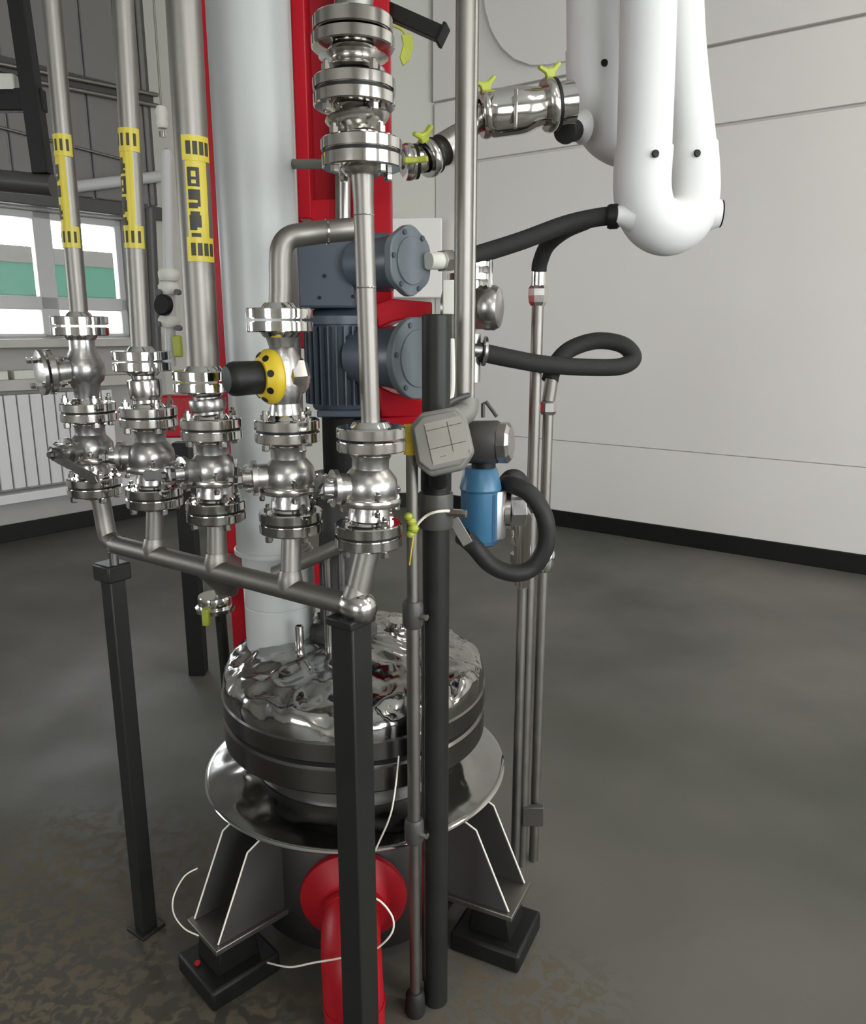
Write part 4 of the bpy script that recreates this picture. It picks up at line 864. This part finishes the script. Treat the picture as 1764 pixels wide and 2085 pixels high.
# ------------------------------------------------------------------ instruments right of the gearbox
im = thing('mechanical_seal', 'polished round steel housing facing right behind the tall bright pipe', 'housing', P(985, 625, 1.86))
s = fr(P(960, 627, 1.86), (.95, -.3, 0), (0, 0, 1))
part(im, 'drum', G().lathe([(0, -.06), (.048, -.06), (.048, .03), (.050, .035), (.050, .055), (.044, .066), (.030, .070), (0, .070)], 40), 'steel_cast', s)
part(im, 'drum_ring', G().lathe([(.046, -.012), (.053, -.012), (.053, -.002), (.046, -.002)], 40, closed=True), 'steel_polished', s)
part(im, 'drum_ring', G().lathe([(.046, .004), (.053, .004), (.053, .012), (.046, .012)], 40, closed=True), 'steel_polished', s)
fp = fr(P(958, 565, 1.86), (0, 0, 1))
part(im, 'top_flange', G().cyl(.052, -.008, .008, 32, fp, .002), 'steel'); part(im, 'upper_flange', G().cyl(.052, .02, .034, 32, fp, .002), 'steel')
part(im, 'flange_neck', G().cyl(.03, -.05, .06, 28, fp), 'steel')
part(im, 'corner_bolt', G().cyl(.006, -.03, .05, 8, fp @ Matrix.Translation((.03, .042, 0))), 'steel_polished')
part(im, 'lower_neck', G().cyl(.02, -.11, 0, 24, Matrix.Translation(P(962, 680, 1.87))), 'steel_cast')
part(im, 'hose_spigot', G().lathe([(0, 0), (.018, 0), (.018, .03), (.034, .034), (.034, .040), (.02, .044), (0, .044)], 20, fr(P(955, 712, 1.86), (1, .1, -.1))), 'steel_cast')
gf = thing('gearbox_fitting', 'small steel hose fitting between the round gearbox cover and the black hose', 'fitting', P(895, 533, 1.76))
part(gf, 'nipple', G().tube([P(872, 531, 1.74), P(905, 531, 1.77)], .018, 20), 'cream'); part(gf, 'hex_nut', G().cyl(.024, -.012, .012, 6, fr(P(908, 531, 1.77), P(925, 531, 1.79) - P(905, 531, 1.77))), 'steel', smooth=0)
part(gf, 'hose_tail', G().tube([P(908, 531, 1.77), P(930, 531, 1.80)], .016, 18), 'steel_dark')
single('white_tag', G().box(X(902, 600, 1.72), X(928, 600, 1.72), 1.72, 1.735, P(915, 640, 1.72).z, P(915, 570, 1.72).z), 'cream', 'plain pale tag plate left of the tall bright pipe', 'tag', bevel=.002)
# ------------------------------------------------------------------ small valve assembly between second and third pipes
wv = thing('white_valve_pipe', 'slim whitish pipe with small valve and black round knob between second and third taped pipes', 'pipe', P(348, 740, 2.3))
part(wv, 'pipe', G().tube([P(340, 315, 2.3), P(348, 745, 2.3)], PX(11, 2.3), 18), 'frame')
part(wv, 'pipe_cap', G().lathe([(0, 0), (.014, .0), (.012, .012), (0, .02)], 18, fr(P(340, 316, 2.3), (0, 0, 1))), 'frame')
part(wv, 'knob', G().cyl(.029, 0, .02, 28, fr(P(338, 622, 2.27), (-.4, -1, .1)), .004), 'black', label='black round knob')
for py in (560, 588, 655): part(wv, 'fitting', G().lathe([(0, -.016), (.024, -.016), (.029, -.008), (.029, .008), (.024, .016), (0, .016)], 20, Matrix.Translation(P(344, py, 2.3))), 'cream')
for px, py in ((326, 595), (362, 595), (324, 660), (364, 668)): part(wv, 'fitting_bolt', G().cyl(.008, -.012, .012, 10, fr(P(px, py, 2.28), (0, -1, 0))), 'grey_dark')
part(wv, 'yellow_nut', G().box(-.012, .012, -.01, .01, -.03, .03, Matrix.Translation(P(362, 705, 2.27))), 'yellow_green', bevel=.004, label='yellow-green nut')
lv = thing('hanging_fitting', 'small pale fitting hanging beside the widest taped pipe under the conduits', 'fitting', P(331, 250, 2.3))
part(lv, 'body', G().lathe([(0, -.02), (.012, -.02), (.016, -.008), (.014, .006), (.017, .02), (.012, .034), (0, .036)], 18, Matrix.Translation(P(330, 245, 2.3))), 'cream')
part(lv, 'tip', G().cyl(.009, -.014, 0, 14, Matrix.Translation(P(331, 268, 2.3))), 'steel_polished')
part(lv, 'hanger', G().tube([P(330, 240, 2.3), UP(P(330, 240, 2.3))], .003, 8), 'steel_satin')
# black hanger at the far left with rail
hg = thing('black_hanger', 'black square hanger bar dropping from above at the far left to a dark rail', 'bar', P(85, 350, 2.9))
a, b = P(32, -40, 2.9), P(88, 355, 2.9)
part(hg, 'bar', G().box(-.027, .027, -.027, .027, 0, 1.8, fr(b, a - b)), 'black', bevel=.003)
part(hg, 'rail', G().tube([P(-60, 362, 2.9), P(108, 378, 2.9)], .036, 20), 'grey_dark')
part(hg, 'bracket', G().box(-.16, .06, -.02, .02, -.035, .035, Matrix.Translation(P(55, 205, 2.92))), 'black', bevel=.004)
part(hg, 'clip', G().box(-.03, .03, -.02, .02, -.02, .05, Matrix.Translation(P(18, 185, 2.92))), 'cream', bevel=.006)

# ------------------------------------------------------------------ strut, tags, wall bits right of the red frame
st = thing('dark_strut', 'dark slotted strut sticking out right of the red channel near the top', 'strut', P(860, 50, 2.2))
a, b = P(790, 22, 2.2), P(902, 72, 2.15); f = fr(a, b - a); Ls = (b - a).length
part(st, 'bar', G().box(-.014, .014, -.018, .018, 0, Ls, f), 'dark_paint', bevel=.003)
for q in (.3, .6): part(st, 'slot_clip', G().box(-.0155, -.013, -.004, .004, Ls * q - .006, Ls * q + .006, f), 'alu')
part(st, 'end_stop', G().box(-.02, .02, -.024, .024, Ls - .006, Ls + .004, f), 'black', bevel=.002)
single('hanging_tag', G().prism([(-.012, .0), (.012, .004), (.016, -.02), (.006, -.05), (-.008, -.062), (-.016, -.045), (-.008, -.02)], -.003, .003, fr(P(828, 72, 1.9), (.2, -1, 0), (1, 0, 0))), 'yellow_green', 'yellow-green plastic tag hanging beside the topmost big flange', 'tag', bevel=.002)
single('tag_string', G().tube(spline([P(800, 52, 1.9), P(818, 60, 1.9), P(829, 74, 1.9)], 6), .003, 8), 'yellow_green', 'thin yellow-green string holding the plastic tag by the topmost flange', 'string')
single('wall_cabinet', G().box(X(790, 520, 6.55), X(900, 520, 6.55), 6.42, 6.6, P(850, 606, 6.42).z, P(850, 443, 6.42).z), 'wall', 'pale flat cabinet on the back wall behind the round gearbox cover', 'cabinet', bevel=.01)
a = on_wall(mR, 985, 60); b = on_wall(mR, 1330, 60); zlo = on_wall(mR, 1120, 140)[1]; zhi = max(H - .03, zlo + .9)
g = G(); pl = [(a[0], zhi), (a[0] + .03, zlo + .8)] + [(a[0] + .05 + .55 * (1 - math.cos(R(t_))), zlo + .62 * (1 - math.sin(R(t_)))) for t_ in range(0, 91, 15)] + [(b[0], zlo), (b[0], zhi)]
g.prism(pl, .0, .05, mR @ Matrix.Translation((0, -.062, 0)) @ Matrix.Rotation(R(90), 4, 'X') @ Matrix.Translation((0, 0, -.02)))
single('wall_panel', g, 'wall', 'large pale wall panel with a rounded lower corner, left of the white loops', 'panel')

# ------------------------------------------------------------------ wires
def wire(pts, label, r=.0018, name='wire', mt='wire'):
    return single(name, G().tube(spline([P(*p) for p in pts], 8), r, 8), mt, label, 'wire')
wire(((402, 1768, 1.62), (375, 1785, 1.62), (354, 1825, 1.61), (354, 1860, 1.58), (375, 1890, 1.55), (404, 1905, 1.53)), 'thin pale wire looping left of the left mounting ear')
wire(((812, 1540, 1.52), (806, 1600, 1.46), (795, 1660, 1.44), (772, 1715, 1.46), (758, 1745, 1.49)), 'thin white wire hanging from the lid to the red flared flange')
wire(((745, 1820, 1.355), (778, 1838, 1.35), (801, 1872, 1.345), (795, 1905, 1.345), (757, 1937, 1.35), (700, 1950, 1.355), (640, 1960, 1.40), (590, 1969, 1.45), (545, 1960, 1.52)), 'long pale wire curving across the red outlet pipe near the floor', .002)
wire(((838, 1098, 1.47), (845, 1075, 1.47), (866, 1052, 1.472), (890, 1042, 1.468), (926, 1040, 1.49)), 'short white wire tie arching round the round black post', .0028)
yt = thing('yellow_tie', 'crumpled yellow-green plastic tie at the slim stand pole beside the right valve', 'tie', P(838, 1070, 1.455))
for k, (px, py, rr) in enumerate(((832, 1052, .009), (838, 1062, .010), (842, 1076, .011), (836, 1088, .009))):
    part(yt, 'fold', G().lathe([(0, -rr), (rr * .8, -rr * .5), (rr, 0), (rr * .7, rr * .7), (0, rr)], 10, Matrix.Translation(P(px, py, 1.45))), 'yellow_green')
wire(((842, 1092, 1.45), (838, 1120, 1.45), (834, 1150, 1.455)), 'thin orange-yellow string hanging from the yellow-green tie', .0015, 'string', 'yellow')
